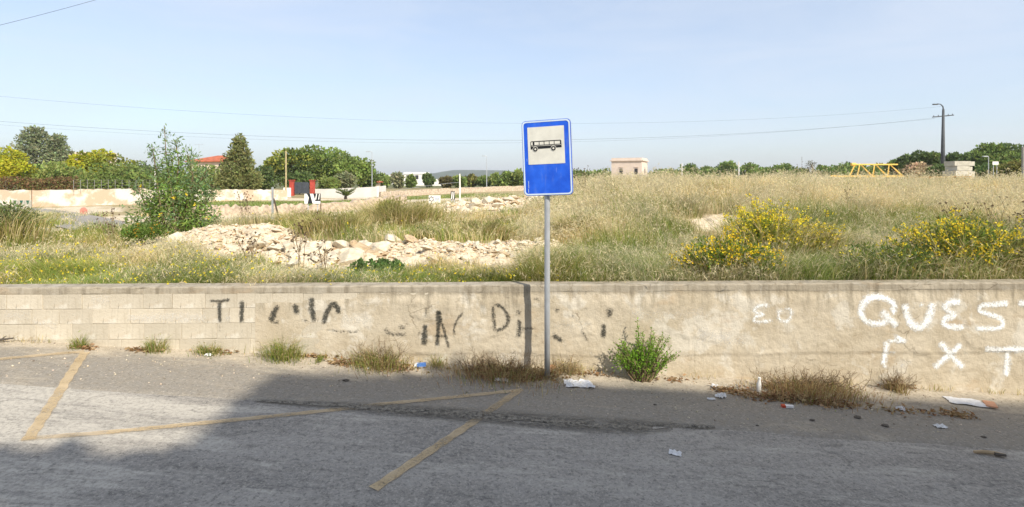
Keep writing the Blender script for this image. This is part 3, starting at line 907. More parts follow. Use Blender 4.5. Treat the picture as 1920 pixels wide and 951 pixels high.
def dirs(n, rng, up=0.0):
    d = rng.normal(size=(n, 3)); d[:, 2] += up
    return d / np.linalg.norm(d, axis=1, keepdims=True)

def crown_points(lobes, n, rng, inner=0.45):
    """points scattered through lobes (centre, radii), denser near each lobe's skin"""
    vol = np.array([l[1][0]*l[1][1]*l[1][2] for l in lobes])**0.67
    k = rng.choice(len(lobes), n, p=vol/vol.sum())
    cs = np.array([l[0] for l in lobes])[k]; rs = np.array([l[1] for l in lobes])[k]
    d = dirs(n, rng)
    rad = (inner + (1-inner)*rng.random((n, 1))**0.6)
    return cs + d*rs*rad, d, k

def limb(mb, a, b, r0, r1, rng, wob=0.08, n=5):
    a, b = np.array(a, float), np.array(b, float)
    L = np.linalg.norm(b-a)
    pts = [a + (b-a)*t + (rng.normal(size=3)*wob*L if 0 < i < n-1 else 0) for i, t in enumerate(np.linspace(0, 1, n))]
    mb.tube(pts, list(np.linspace(r0, r1, n)), 6)

def tree(name, label, base, height, half, col, rng, style='round', leaves=2600, leaf=(0.22, 0.12), group=None, cat='tree', col2=None, trunk=0.16, spread=1.0, clear=0.12):
    """trunk with limbs and a crown of small leaf clumps; base = ground point"""
    t = thing(name, label, cat, base, group)
    tb = MB(); lobes = []
    H = height
    if style == 'cone':
        n_l = 46
        for i in range(n_l):
            f = (i + 0.5) / n_l
            z = H*(clear + (0.97-clear)*f)
            rr = half * min(1.0, 2.6*f + 0.55) * (1 - f)**0.72
            a = i*2.399 + rng.random()
            k = rng.uniform(0.45, 0.88)*rr
            s = max(0.16*half, 0.42*rr)*rng.uniform(0.8, 1.2)
            lobes.append(((k*math.cos(a), k*math.sin(a), z), (s, s, s*1.15)))
        tb.tube([(0, 0, -0.4), (0, 0, H*0.5), (0, 0, H*0.93)], [trunk, trunk*0.7, 0.03], 7)
        for i in range(10):
            l = lobes[rng.integers(0, n_l)][0]
            limb(tb, (0, 0, l[2]*0.85), l, trunk*0.3, 0.02, rng)
    elif style == 'cedar':
        n_l = 40
        for i in range(n_l):
            f = (i + 0.5) / n_l
            z = H*(clear + (0.96-clear)*f)
            rr = half * (0.55+1.2*f if f < 0.35 else (1-(f-0.35)/0.65)**0.7)
            a = i*2.399 + rng.random(); k = rng.uniform(0.25, 0.85)*rr
            s = (0.24*half + 0.16*rr)*rng.uniform(0.8, 1.25)
            lobes.append(((k*math.cos(a), k*math.sin(a), z), (s, s, s*0.62)))
        tb.tube([(0, 0, -0.4), (0, 0, H*0.5), (0, 0, H*0.93)], [trunk, trunk*0.7, 0.03], 7)
        for i in range(12):
            l = lobes[rng.integers(0, n_l)][0]
            limb(tb, (0, 0, l[2]*0.9), l, trunk*0.3, 0.02, rng)
    else:
        n_l = 30
        fork = H*max(clear, 0.18)
        tb.tube([(0, 0, -0.4), (rng.normal()*0.1, rng.normal()*0.1, fork*0.6), (0, 0, fork)], [trunk, trunk*0.85, trunk*0.7], 7)
        zc = H*(0.5 + clear*0.5)
        for i in range(n_l):
            d = dirs(1, rng)[0]
            k = rng.uniform(0.35, 0.80)
            s = half*rng.uniform(0.24, 0.40)
            rz = H*(0.5 - clear*0.5)
            c = (d[0]*k*half*spread, d[1]*k*half*spread, zc + d[2]*(rz - s*0.8)*rng.uniform(0.7, 1.0))
            lobes.append((c, (s, s, s*(0.62 if style == 'pine' else 0.8))))
        for i in range(9):
            l = lobes[rng.integers(0, n_l)][0]
            limb(tb, (0, 0, fork*0.9), l, trunk*0.5, 0.03, rng, 0.06)
    tb.build('trunk', M['bark'], t, smooth=True)
    lb = MB()
    pos, d, k = crown_points(lobes, leaves, rng)
    tone = 1 + (rng.random(len(lobes)) - 0.5) * 0.5
    col = np.asarray(col)*1.25
    if col2 is not None:
        col2 = np.asarray(col2)*1.25
    c = jit(col, leaves, rng, 0.28, 0.12)
    if col2 is not None:
        m2 = rng.random(len(lobes)) < 0.4
        c2 = jit(col2, leaves, rng, 0.28, 0.12)
        c = np.where(m2[k][:, None], c2, c)
    c = c * tone[k][:, None]
    sz_ = leaf[0]*(0.7 + 0.7*rng.random(leaves))
    leaf_cards(lb, pos, d + rng.normal(size=(leaves, 3))*0.7 + np.array([0, 0, 0.25]), sz_, sz_*leaf[1]/leaf[0], c, rng)
    lb.build('crown', M['leaf'], t)
    return t

def blades(mb, pos, h, w, lean, az, col, tipc, rng):
    n = len(pos)
    h, w, lean = [np.broadcast_to(np.asarray(x, float), (n,))[:, None] for x in (h, w, lean)]
    d = np.stack([np.cos(az), np.sin(az), 0*az], 1)
    a2 = rng.random(n)*2*np.pi
    s = np.stack([np.cos(a2), np.sin(a2), 0*a2], 1)
    up = np.array([0, 0, 1.0])
    p1 = pos + up*h*0.55 + d*h*lean*0.28
    p2 = pos + up*h*(1-0.28*lean) + d*h*lean
    V = np.stack([pos - s*w*0.5, pos + s*w*0.5, p1 - s*w*0.4, p1 + s*w*0.4, p2], 1).reshape(-1, 3)
    b_ = np.arange(n)[:, None]*5
    T = np.concatenate([b_ + np.array([[0, 1, 3]]), b_ + np.array([[0, 3, 2]]), b_ + np.array([[2, 3, 4]])], 0)
    Cc = np.stack([col, col, col*0.6+tipc*0.4, col*0.6+tipc*0.4, tipc], 1).reshape(-1, 3)
    mb.add(V, None, T, Cc)
    return p2

STRAW = np.array([0.62, 0.51, 0.265]); STRAW2 = np.array([0.72, 0.63, 0.40]); OLIVE = np.array([0.285, 0.285, 0.075]); GREEN = np.array([0.175, 0.245, 0.042]); RUST = np.array([0.36, 0.23, 0.12])
YELLOW = np.array([0.90, 0.70, 0.05])

# ------------------------------------------------------------------ field grass and weeds (uncountable)
def field_points(n, u0, u1, y0, y1, rng):
    u = rng.uniform(u0, u1, n)
    Y = np.exp(rng.uniform(math.log(y0), math.log(y1), n))
    X = u*Y
    ok = Y > wall_y(X) + 0.30
    return X[ok], Y[ok]

def grass_layer(name, label, n_tuft, per, rng, heights, widths, greenness, keep, region, heads=0.0, lean=(0.15, 0.7), clump=0.10, flowers=0.0, flcol=YELLOW, straw=STRAW):
    X, Y = field_points(n_tuft, *region, rng)
    k = rng.random(len(X)) < keep(X, Y)
    X, Y = X[k], Y[k]
    hh = heights(X, Y)*np.clip(0.35+1.3*fbm(X*1.6+7, Y*1.6+31, 3), 0.45, 1.3)
    g = greenness(X, Y)
    n = len(X)
    Xb = np.repeat(X, per) + rng.normal(size=n*per)*np.repeat(clump*np.sqrt(Y/9), per)
    Yb = np.repeat(Y, per) + rng.normal(size=n*per)*np.repeat(clump*np.sqrt(Y/9), per)
    Yb = np.maximum(Yb, wall_y(Xb) + 0.27)
    pos = np.stack([Xb, Yb, ground_z(Xb, Yb) - 0.02], 1)
    H = np.repeat(hh*(0.75+0.5*rng.random(n)), per)*(0.55 + 0.6*rng.random(n*per))
    Wb = np.repeat(widths(Y), per)
    gb = (rng.random(n*per) < np.repeat(g, per))[:, None]
    pt = (fbm(X*1.15+61, Y*1.15, 4)-0.5)[:, None]; pt2 = (fbm(X*0.55+23, Y*0.8+9, 3)-0.5)[:, None]
    hue = np.concatenate([1+0.25*pt2, 1+0*pt2, 1-0.5*pt2], 1)
    tone = np.repeat((1 + (rng.random((n, 1))-0.5)*0.55)*(1+1.1*pt)*hue, per, axis=0)
    dry = jit(straw, n*per, rng, 0.22, 0.07)
    grn = np.where(rng.random((n*per, 1)) < 0.5, jit(OLIVE, n*per, rng, 0.3, 0.12), jit(GREEN, n*per, rng, 0.3, 0.12))
    c = np.where(gb, grn, dry)*tone
    tip = np.where(gb, grn*1.1 + 0.02, jit(STRAW2, n*per, rng, 0.2, 0.05))*tone
    mb = MB()
    pa = np.repeat(fbm(X*0.9+3, Y*0.9+77, 2)*9.0, per)
    az = np.where(rng.random(n*per) < 0.55, pa + rng.normal(size=n*per)*0.7, rng.random(n*per)*2*np.pi)
    tips = blades(mb, pos, H, Wb, rng.uniform(lean[0], lean[1], n*per), az, c, tip, rng)
    if heads:
        s = (rng.random(n*per) < heads) & (~gb[:, 0])
        tp = tips[s]; m_ = len(tp)
        for r in range(3):
            ax = dirs(m_, rng, 0.8)
            leaf_cards(mb, tp - np.array([0, 0, 0.01])*r + rng.normal(size=(m_, 3))*0.012, ax, 0.05+0.05*rng.random(m_), Wb[s]*1.5, jit(STRAW2, m_, rng, 0.2, 0.05), rng)
    if flowers:
        s = rng.random(n*per) < flowers
        tp = tips[s]; m_ = len(tp)
        fs = 0.016*np.sqrt(Yb[s]/8)
        for r in range(2):
            leaf_cards(mb, tp - dirs(m_, rng)*0.01, dirs(m_, rng), fs*1.6, fs*1.6, jit(flcol, m_, rng, 0.2, 0.1), rng)
    o = mb.build(name, M['grass'])
    o['label'] = label
    kind(o, 'stuff')
    return o

def bare(X, Y):
    return np.clip(1 - sand_mask(X, Y)*1.05, 0, 1)
rg = np.random.default_rng(21)
patch = lambda X, Y, s=0.5, o=0: fbm(X*s+o, Y*s+o*0.7, 4)
# right field: tall dry grass
grass_layer('dry_grass', 'tall straw coloured grass filling the field right of the sign', 12800, 15, rg,
    heights=lambda X, Y: (0.34 + 0.34*sstep(0.02, 0.2, X/Y)*sstep(7.5, 14, Y) + 0.16*patch(X, Y, 0.8))*(1 - 0.75*np.exp(-((X/Y-0.375)/0.085)**4)*np.exp(-((Y-11.8)/1.7)**4)),
    widths=lambda Y: 0.0052*np.clip(Y/8, 0.9, 3.2),
    greenness=lambda X, Y: np.clip(0.50*(1-sstep(7.5, 15, Y)) + 3.6*(patch(X, Y, 0.6, 30)-0.50) + 0.27 - 0.24*sstep(11, 18, Y), 0.04, 0.92),
    keep=lambda X, Y: bare(X, Y)*np.clip(-0.25+2.6*patch(X, Y, 0.9, 11), 0.05, 1), region=(0.02, 1.16, 7.05, 27), heads=0.35, lean=(0.15, 1.0))
# far side of the mound, seen against the sky
grass_layer('dry_grass', 'fringe of pale dry grass on the far crest of the field', 2600, 14, rg,
    heights=lambda X, Y: 0.55 + 0.35*patch(X, Y, 0.6), widths=lambda Y: 0.012*np.clip(Y/20, 1, 2),
    greenness=lambda X, Y: 0.05 + 0*X, keep=lambda X, Y: bare(X, Y)*0.95, region=(0.09, 1.16, 21, 34), heads=0.6)
# right, near the wall: greener long grass leaning over
grass_layer('wall_edge_grass', 'long green and straw grass leaning along the right half of the wall', 2600, 22, rg,
    heights=lambda X, Y: 0.36 + 0.28*patch(X, Y, 1.1, 5), widths=lambda Y: 0.0055+0*Y,
    greenness=lambda X, Y: np.clip(0.55 + 1.2*(patch(X, Y, 1.0, 8)-0.5), 0.1, 0.95), keep=lambda X, Y: 0.9+0*X, region=(0.03, 1.16, 6.9, 8.6), heads=0.15, lean=(0.3, 1.1))
# left, near the wall: low green weeds dotted with yellow flowers
grass_layer('low_weeds', 'low green weeds with tiny yellow flowers along the left half of the wall', 5600, 20, rg,
    heights=lambda X, Y: (0.17 + 0.26*patch(X, Y, 1.3, 3))*(1-0.55*sstep(-0.52, -0.42, X/Y)*sstep(7.5, 8.1, Y)), widths=lambda Y: 0.0065+0*Y,
    greenness=lambda X, Y: np.clip(0.72 + 2.2*(patch(X, Y, 0.9, 18)-0.5) - 0.35*sstep(8.4, 10.0, Y), 0.08, 0.97), keep=lambda X, Y: bare(X, Y)*np.clip(0.6+patch(X, Y, 1.2, 2), 0, 1)*(1-0.6*sstep(-0.6, -0.46, X/Y)*sstep(7.6, 8.3, Y)), region=(-1.16, 0.08, 6.95, 10.2), heads=0.1, lean=(0.3, 1.0), flowers=0.022)
# left middle distance: drier scrub
grass_layer('scrub_grass', 'dry scrubby grass on the left slope beyond the wall', 6200, 15, rg,
    heights=lambda X, Y: 0.18 + 0.26*patch(X, Y, 0.7, 13), widths=lambda Y: 0.006*np.clip(Y/9, 1, 4),
    greenness=lambda X, Y: np.clip(0.58 + 2.6*(patch(X, Y, 0.6, 7)-0.5), 0.08, 0.95), keep=lambda X, Y: bare(X, Y)*np.clip(0.35+1.2*patch(X, Y, 0.5, 44), 0, 1), region=(-1.16, 0.06, 9.5, 30), heads=0.25, flowers=0.004)
# lawn strip and far verges
grass_layer('lawn_grass', 'short bright green grass strip before the far boundary walls', 1800, 10, rg,
    heights=lambda X, Y: 0.18+0*X, widths=lambda Y: 0.03+0*Y, greenness=lambda X, Y: 0.93+0*X,
    keep=lambda X, Y: np.where(X/Y < -0.27, 1.0*((Y < 54.5) & (X/Y > -0.64)), 1.0*((X/Y > -0.26) & (Y > 48))), region=(-0.64, 0.0, 40, 66))

# ------------------------------------------------------------------ rubble banks: pieces picked out, gravel as a mass
rs = np.random.default_rng(4)
def stone_mesh(seed, mat, flat=0.7):
    r = random.Random(seed)
    bm = bmesh.new()
    for i in range(25):
        d = Vector((r.gauss(0, 1), r.gauss(0, 1), r.gauss(0, 1))).normalized()
        bm.verts.new((d.x*r.uniform(.4, .55), d.y*r.uniform(.36, .52), d.z*flat*r.uniform(.36, .5)))
    bmesh.ops.convex_hull(bm, input=bm.verts)
    bmesh.ops.delete(bm, geom=[v for v in bm.verts if not v.link_faces], context='VERTS')
    me = bpy.data.meshes.new('stone')
    bm.to_mesh(me); bm.free()
    me.materials.append(mat)
    return me
STONES = [stone_mesh(i, M['stone'] if i % 4 else M['stone_tan'], 0.45 + 0.12*(i % 4)) for i in range(12)]
def stones(parent, specs, org):
    for (x, y, s) in specs:
        o = bpy.data.objects.new('stone', random.choice(STONES))
        COL.objects.link(o); o.parent = parent
        o.location = (x-org.x, y-org.y, gz(x, y) + s*0.12 - org.z)
        o.rotation_euler = (random.uniform(-.5, .5), random.uniform(-.5, .5), random.uniform(0, 6.28))
        s *= 1.08
        o.scale = (s*random.uniform(.8, 1.3), s*random.uniform(.8, 1.1), s*random.uniform(.6, 1.0))
def gravel(parent, ells, n, smin, smax, org):
    mb = MB()
    tmpl = []
    for k in range(5):
        d = dirs(7, rs)
        import itertools
        tmpl.append(d*np.array([1, 1, 0.6]))
    # octahedron-like chips
    base = np.array([(1,0,0),(-1,0,0),(0,1,0),(0,-1,0),(0,0,.7),(0,0,-.7)])
    T = np.array([(0,2,4),(2,1,4),(1,3,4),(3,0,4),(2,0,5),(1,2,5),(3,1,5),(0,3,5)])
    px_, py_ = [], []
    while len(px_) < n:
        e = ells[rs.integers(0, len(ells))]
        r = math.sqrt(rs.random()); a = rs.random()*6.283
        u = e[0] + e[2]*r*math.cos(a); Y = e[1] + e[3]*r*math.sin(a)
        px_.append(u*Y); py_.append(Y)
    X, Y = np.array(px_), np.array(py_)
    Z = ground_z(X, Y)
    s = smin + (smax-smin)*rs.random(n)**3
    V = base[None]*(1+0.5*(rs.random((n, 6, 3))-0.5))*s[:, None, None]*0.5
    a = rs.random(n)*6.283
    ca, sa = np.cos(a)[:, None], np.sin(a)[:, None]
    V = np.stack([V[..., 0]*ca - V[..., 1]*sa, V[..., 0]*sa + V[..., 1]*ca, V[..., 2]], -1)
    V = V + np.stack([X-org.x, Y-org.y, Z-org.z+s*0.15], 1)[:, None, :]
    Tt = (np.arange(n)[:, None, None]*6 + T[None]).reshape(-1, 3)
    cc = np.where(rs.random((n, 1)) < 0.7, jit((0.60, 0.51, 0.38), n, rs, 0.18, 0.04), jit((0.50, 0.37, 0.23), n, rs, 0.2, 0.05))
    mb.add(V.reshape(-1, 3), None, Tt, np.repeat(cc, 6, axis=0))
    kind(mb.build('gravel', M['soil'], parent), 'stuff')
def scatter(n, ells, smin, smax):
    out = []
    for _ in range(n):
        e = ells[rs.integers(0, len(ells))]
        r = math.sqrt(rs.random()); a = rs.random()*6.283
        u = e[0] + e[2]*r*math.cos(a); Y = e[1] + e[3]*r*math.sin(a)
        out.append((u*Y, Y, smin + (smax-smin)*rs.random()**2))
    return out
oA = G(480, 11.3)
A = thing('rubble_bank', 'pale sandy bank of stones and rubble left of the sign, behind the wall', 'rubble', oA)
stones(A, scatter(95, [(-0.54, 11.6, 0.13, 1.0), (-0.42, 10.7, 0.12, 0.9)], 0.06, 0.26) +
          scatter(165, [(-0.33, 9.5, 0.10, 0.9), (-0.36, 10.0, 0.12, 0.9)], 0.09, 0.42) +
          [(G(650, 9.6).x, 9.6, 0.62), (G(625, 9.9).x, 9.9, 0.5), (G(682, 9.9).x, 9.9, 0.48), (G(605, 10.3).x, 10.3, 0.45), (G(640, 10.4).x, 10.4, 0.40),
           (G(660, 9.2).x, 9.2, 0.55), (G(700, 9.7).x, 9.7, 0.36), (G(690, 9.3).x, 9.3, 0.34), (G(580, 10.0).x, 10.0, 0.42), (G(480, 10.6).x, 10.6, 0.42), (G(330, 11.2).x, 11.2, 0.45), (G(300, 11.0).x, 11.0, 0.3), (G(545, 10.3).x, 10.3, 0.38)], oA)
gravel(A, [(-0.54, 11.9, 0.15, 1.1), (-0.40, 10.4, 0.14, 0.9), (-0.32, 10.0, 0.12, 0.9)], 4200, 0.02, 0.11, oA)
oB = G(900, 10.5)
B = thing('rubble_bank', 'long low strip of whitish gravel and small stones behind the sign pole', 'rubble', oB)
stones(B, scatter(190, [(-0.12, 10.1, 0.14, 1.0), (0.03, 10.4, 0.11, 0.95)], 0.06, 0.22) + [(G(770, 10.8).x, 10.8, 0.34), (G(800, 10.0).x, 10.0, 0.3), (G(735, 11.1).x, 11.1, 0.4)], oB)
gravel(B, [(-0.12, 10.3, 0.14, 0.75), (0.03, 10.6, 0.11, 0.7), (-0.2, 13.6, 0.11, 0.9)], 4800, 0.02, 0.10, oB)
oC = G(910, 24)
C_ = thing('rubble_heap', 'distant whitish heap of rubble just left of the sign plate', 'rubble', oC)
stones(C_, scatter(90, [(-0.07, 23.5, 0.09, 2.2), (0.01, 24.5, 0.06, 2)], 0.15, 0.6), oC)
gravel(C_, [(-0.07, 23.5, 0.10, 2.4), (0.02, 24.5, 0.07, 2.2)], 1600, 0.06, 0.25, oC)

# ------------------------------------------------------------------ far setting: hills, side road, boundary walls, houses
mb = MB()
hx = np.linspace(-2600, 2400, 120)
prof_h = lambda px: np.interp(px, [-100, 300, 600, 730, 800, 845, 880, 915, 960, 1010, 1060, 1150, 1300, 1600, 2000], [4, 3, 5, 7, 13, 19.5, 21, 20.5, 19, 17, 13, 9, 7, 8, 6])
V = []
for x in hx:
    px = CX + x/2600*F
    h = float(prof_h(px))*2.6 + (fbm(np.array([x*0.012]), np.array([0.5]), 4)[0]-0.5)*5
    for (dy, k) in ((-700, 0.0), (-420, 0.32), (-180, 0.75), (0, 1.0), (300, 0.85), (900, 0.0)):
        V.append((x, 2600+dy, -1.5 + h*k + (fbm(np.array([x*0.02]), np.array([dy*0.02]), 3)[0]-0.5)*6*(k > 0)))
mb.add(V, [(i*6+j, (i+1)*6+j, (i+1)*6+j+1, i*6+j+1) for i in range(119) for j in range(5)])
M['hill'] = mat_plain('wooded_hillside', (0.055, 0.075, 0.04), 0.95, 0.35, 0.02)
kind(mb.build('hills', M['hill'], smooth=True), 'structure')

# side road on the left
M['far_tarmac'] = mat_plain('pale_tarmac', (0.30, 0.27, 0.235), 0.9, 0.12, 0.7)
mb = MB(); V = []
pl = [(225, 17.2), (185, 20), (140, 25), (90, 32), (30, 40), (-80, 47), (-300, 56)]
sr = []
for i in range(61):
    t = i/60*(len(pl)-1); k = min(int(t), len(pl)-2); f_ = t-k
    px = pl[k][0]*(1-f_)+pl[k+1][0]*f_; Y = pl[k][1]*(1-f_)+pl[k+1][1]*f_
    sr.append(((px-CX)/F*Y, Y))
for i, (x, y) in enumerate(sr):
    a = sr[max(i-1, 0)]; b2 = sr[min(i+1, 60)]
    d = Vector((b2[0]-a[0], b2[1]-a[1])).normalized()
    for k in (-1.2, -0.4, 0.4, 1.2):
        xx, yy2 = x - d.y*k, y + d.x*k
        V.append((xx, yy2, max(gz(xx, yy2), float(base_z(xx, yy2))) + 0.06))
mb.add(V, [(i*4+j, i*4+j+1, (i+1)*4+j+1, (i+1)*4+j) for i in range(60) for j in range(3)])
kind(mb.build('side_road', M['far_tarmac']), 'structure')

def far_wall(name, label, pts, h, th, mat, cap=None, cat='wall', seg=24, rough=0.05, rseed=1):
    """pts: (px, Y) corners; the wall follows the ground between them"""
    t = thing(name, label, cat, (0, 0, 0))
    mb = MB(); r_ = random.Random(rseed)
    P2 = [Vector(((px-CX)/F*Y, Y)) for px, Y in pts]
    for a, b2 in zip(P2[:-1], P2[1:]):
        d = (b2-a).normalized(); s_ = Vector((-d.y, d.x))*th/2
        V = []
        for i in range(seg+1):
            p = a.lerp(b2, i/seg); z = gz(p.x, p.y); j = r_.uniform(-rough, rough)
            hh = h if not hasattr(h, '__call__') else h(p.x/p.y)
            for (q, zz) in ((p-s_, z-0.6), (p-s_, z+hh+j), (p+s_, z+hh+j), (p+s_, z-0.6)):
                V.append((q.x, q.y, zz))
        mb.add(V, [(i*4+k, (i+1)*4+k, (i+1)*4+k+1, i*4+k+1) for i in range(seg) for k in range(3)] + [(0, 1, 2, 3), (seg*4+3, seg*4+2, seg*4+1, seg*4)])
    mb.build('masonry', mat, t)
    return t
# old plaster wall
m, nt, b = new_mat('peeling_plaster')
c = mix(nt, ramp(nt, noise(nt, 0.9, 6, 0.65), 0.42, 0.58), (0.50, 0.38, 0.27), (0.66, 0.61, 0.53))
c = mix(nt, ramp(nt, noise(nt, 3, 5, 0.7, stretch=(1, 1, 0.3)), 0.6, 0.75, 0, 0.6), c, (0.36, 0.30, 0.22))
nt.links.new(c, b.inputs['Base Color'])
M['peeling'] = m
far_wall('boundary_wall', 'long peeling cream plaster wall below the brown hedge at far left', [(-160, 42), (60, 45), (250, 50), (400, 55), (538, 60)], lambda u: float(np.interp(u, [-1, -0.85, -0.7, -0.55, -0.42], [1.4, 1.45, 1.45, 1.2, 1.05])), 0.3, M['peeling'])
M['dry_stone'] = mat_plain('dry_stone', (0.46, 0.37, 0.28), 0.95, 0.3, 5, bmp=0.8)
far_wall('dry_stone_wall', 'low pinkish dry stone wall before the green lawn strip', [(360, 29.5), (470, 30.5), (600, 32), (760, 36)], 0.55, 0.4, M['dry_stone'], rough=0.10, seg=30)
far_wall('dry_stone_wall', 'low distant field wall under the far trees left of the sign', [(712, 66), (800, 72), (1000, 84)], 0.7, 0.4, M['dry_stone'], rough=0.08, seg=30, rseed=3)
far_wall('white_garden_wall', 'white garden wall right of the red gate pillars, behind a palm', [(592, 70), (708, 66), (722, 74)], lambda u: float(np.interp(u, [-0.37, -0.25], [1.15, 1.35])), 0.25, M['white_wall'], rough=0.0)
far_wall('white_garden_wall', 'short white wall stub left of the red gate pillars', [(532, 69.7), (546, 69.8)], 1.25, 0.3, M['white_wall'], rough=0.0)

g0 = G(566, 70)
gt = thing('garden_gate', 'slate grey metal gate between two red pillars', 'gate', g0)
zg = CAMZ - (361-HZ)/F*70 - g0.z
for px in (547.5, 586):
    x = (px-CX)/F*70 - g0.x
    mb = MB(); mb.box((x, 0, zg + 0.55), (0.52, 0.5, 2.0)); mb.build('pillar', M['red_paint'], gt)
    mb = MB(); mb.box((x, 0, zg + 1.60), (0.68, 0.66, 0.10)); mb.build('pillar_cap', M['red_paint'], gt)
for k in range(2):
    x = (559+14*k-CX)/F*70 - g0.x
    lf = MB(); lf.box((x, 0.02, zg+0.6), (0.94, 0.06, 1.5)); lf = lf.build('gate_leaf', M['gate'], gt)
    for j in range(5):
        mb = MB(); mb.box((x-0.38+0.19*j, -0.03, zg+0.6), (0.05, 0.05, 1.46)); mb.build('rib', M['gate'], lf)

def house(name, label, px0, px1, Y, top, depth, mat, roof=None, wins=(), rot=0.0, base=None, cornice=True, side_w=None):
    xm = ((px0+px1)/2-CX)/F*Y
    t = thing(name, label, 'house', (xm, Y, gz(xm, Y)-0.3), rotz=rot)
    w_ = (px1-px0)/F*Y
    h = CAMZ - (top-HZ)/F*Y - (gz(xm, Y)-0.3)
    mb = MB(); mb.box((0, depth/2, h/2), (w_, depth, h)); mb.build('wall', mat, t)
    if cornice:
        mb = MB(); mb.box((0, depth/2, h-0.10), (w_+0.45, depth+0.45, 0.22)); mb.build('cornice', mat, t)
        for (c_, d_) in (((0, 0.1, h+0.2), (w_, 0.2, 0.38)), ((0, depth-0.1, h+0.2), (w_, 0.2, 0.38)), ((w_/2-0.1, depth/2, h+0.2), (0.2, depth-0.41, 0.38)), ((-w_/2+0.1, depth/2, h+0.2), (0.2, depth-0.41, 0.38))):
            mb = MB(); mb.box(c_, d_); mb.build('parapet', mat, t)
    if roof:
        e = 0.5; zr = h; rh = roof
        V = [(-w_/2-e, -e, zr), (w_/2+e, -e, zr), (w_/2+e, depth+e, zr), (-w_/2-e, depth+e, zr), (-w_/2+depth*0.45, depth/2, zr+rh), (w_/2-depth*0.45, depth/2, zr+rh),
             (-w_/2-e, -e, zr-0.15), (w_/2+e, -e, zr-0.15), (w_/2+e, depth+e, zr-0.15), (-w_/2-e, depth+e, zr-0.15)]
        mb = MB(); mb.add(V, [(0,1,5,4), (2,3,4,5), (6,7,1,0), (7,8,2,1), (8,9,3,2), (9,6,0,3), (9,8,7,6)], [(1,2,5), (3,0,4)])
        mb.build('roof', M['roof'], t)
    for (wx_, wz_, ww2, wh2, face) in wins:
        if face == 'f':
            c_, d_, sdir = (wx_*w_, -0.02, wz_*h), (ww2, 0.1, wh2), (ww2+0.25, 0.12, 0.12)
        else:
            c_, d_, sdir = (w_/2+0.02, wx_*depth, wz_*h), (0.1, ww2, wh2), (0.12, ww2+0.25, 0.12)
        mb = MB(); mb.box(c_, d_); wo = mb.build('window', M['dark'], t)
        mb = MB(); mb.box((c_[0], c_[1]-(0.03 if face == 'f' else 0), c_[2]+wh2/2+0.30), sdir); mb.build('hood', mat, wo)
    return t
hs = house('flat_roofed_house', 'small pale flat roofed house above the dry grass right of the sign', 1146, 1203, 100, 300, 6.0, M['pink_wall'],
      wins=[(-0.17, 0.60, 0.55, 1.0, 'f'), (0.32, 0.60, 0.55, 1.0, 'f'), (0.5, 0.60, 0.5, 1.0, 's')], rot=math.radians(-24))
mb = MB(); mb.box((1.3, 2.4, 4.85), (0.5, 0.5, 0.7)); mb.build('chimney', M['pink_wall'], hs)
hr = house('red_roofed_house', 'house with a red tiled roof behind the tall shrub', 352, 428, 96, 302, 7, M['cream_wall'], roof=1.15, cornice=False, wins=[(0.35, 0.86, 0.9, 0.5, 'f')], rot=math.radians(-6))
an = thing('roof_antenna', 'thin television antenna rising above the red roof', 'antenna', P(373, 300, 97))
mb = MB(); mb.tube([(0, 0, -1.5), (0, 0, 2.9)], 0.03, 6); mb.build('mast', M['galv'], an)
mb = MB(); mb.bar((-0.7, 0, 2.75), (0.8, 0, 2.8), 0.03)
mb.build('boom', M['galv'], an)
for k in range(5):
    mb = MB(); mb.bar((-0.6+0.3*k, -0.35, 2.78), (-0.6+0.3*k, 0.35, 2.78), 0.025); mb.build('element', M['galv'], an)
house('cream_villa', 'cream villa mostly hidden behind the bright green pines at far left', 118, 190, 104, 289, 4, M['cream_wall'], cornice=True, wins=[(-0.4, 0.85, 0.8, 1.2, 'f'), (0.44, 0.85, 0.8, 1.0, 'f')])
house('white_block_house', 'far white flat roofed house among trees left of the hill', 757, 798, 190, 325, 9, M['white_wall'], wins=[(-0.3, 0.7, 1.2, 1.4, 'f'), (0.1, 0.7, 1.2, 1.4, 'f')])
house('white_shed', 'small white building right of the far white house', 806, 829, 180, 336, 6, M['white_wall'], cornice=False)
house('white_villa', 'tiny far white villa left of the white house', 702, 730, 260, 328, 9, M['white_wall'], cornice=False)
house('wall_hut', 'low pale building peeping over the white garden wall', 672, 702, 110, 341, 5, M['cream_wall'], roof=0.8, cornice=False)

# ------------------------------------------------------------------ poles, lamps, signs, wires
def lamp_post(label, px, top, Y, arm=1.0, mat='galv', r0=0.07):
    b_ = G(px, Y)
    t = thing('street_lamp', label, 'street lamp', b_)
    h = CAMZ - (top-HZ)/F*Y - b_.z
    mb = MB(); mb.tube([(0, 0, -0.3), (0, 0, h*0.5), (0, 0, h)], [r0, r0*0.8, r0*0.55], 8); mb.build('pole', M[mat], t)
    mb = MB(); mb.tube([(0, 0, h-0.05), (-0.3*arm, 0, h+0.03), (-0.8*arm, 0, h+0.05)], 0.035, 6); mb.build('arm', M[mat], t)
    mb = MB(); mb.box((-0.95*arm, 0, h+0.04), (0.55, 0.22, 0.10)); mb.build('lamp_head', M[mat], t)
    return t
lamp_post('pale street lamp standing right of the pine cluster', 697.5, 285, 74, 0.6)
lamp_post('pale street lamp before the far hill, left of the sign', 912.5, 293, 82, 0.5)
lamp_post('thin pale lamp post among dark trees right of the concrete blocks', 1853.5, 294, 62, 0.4, r0=0.06)
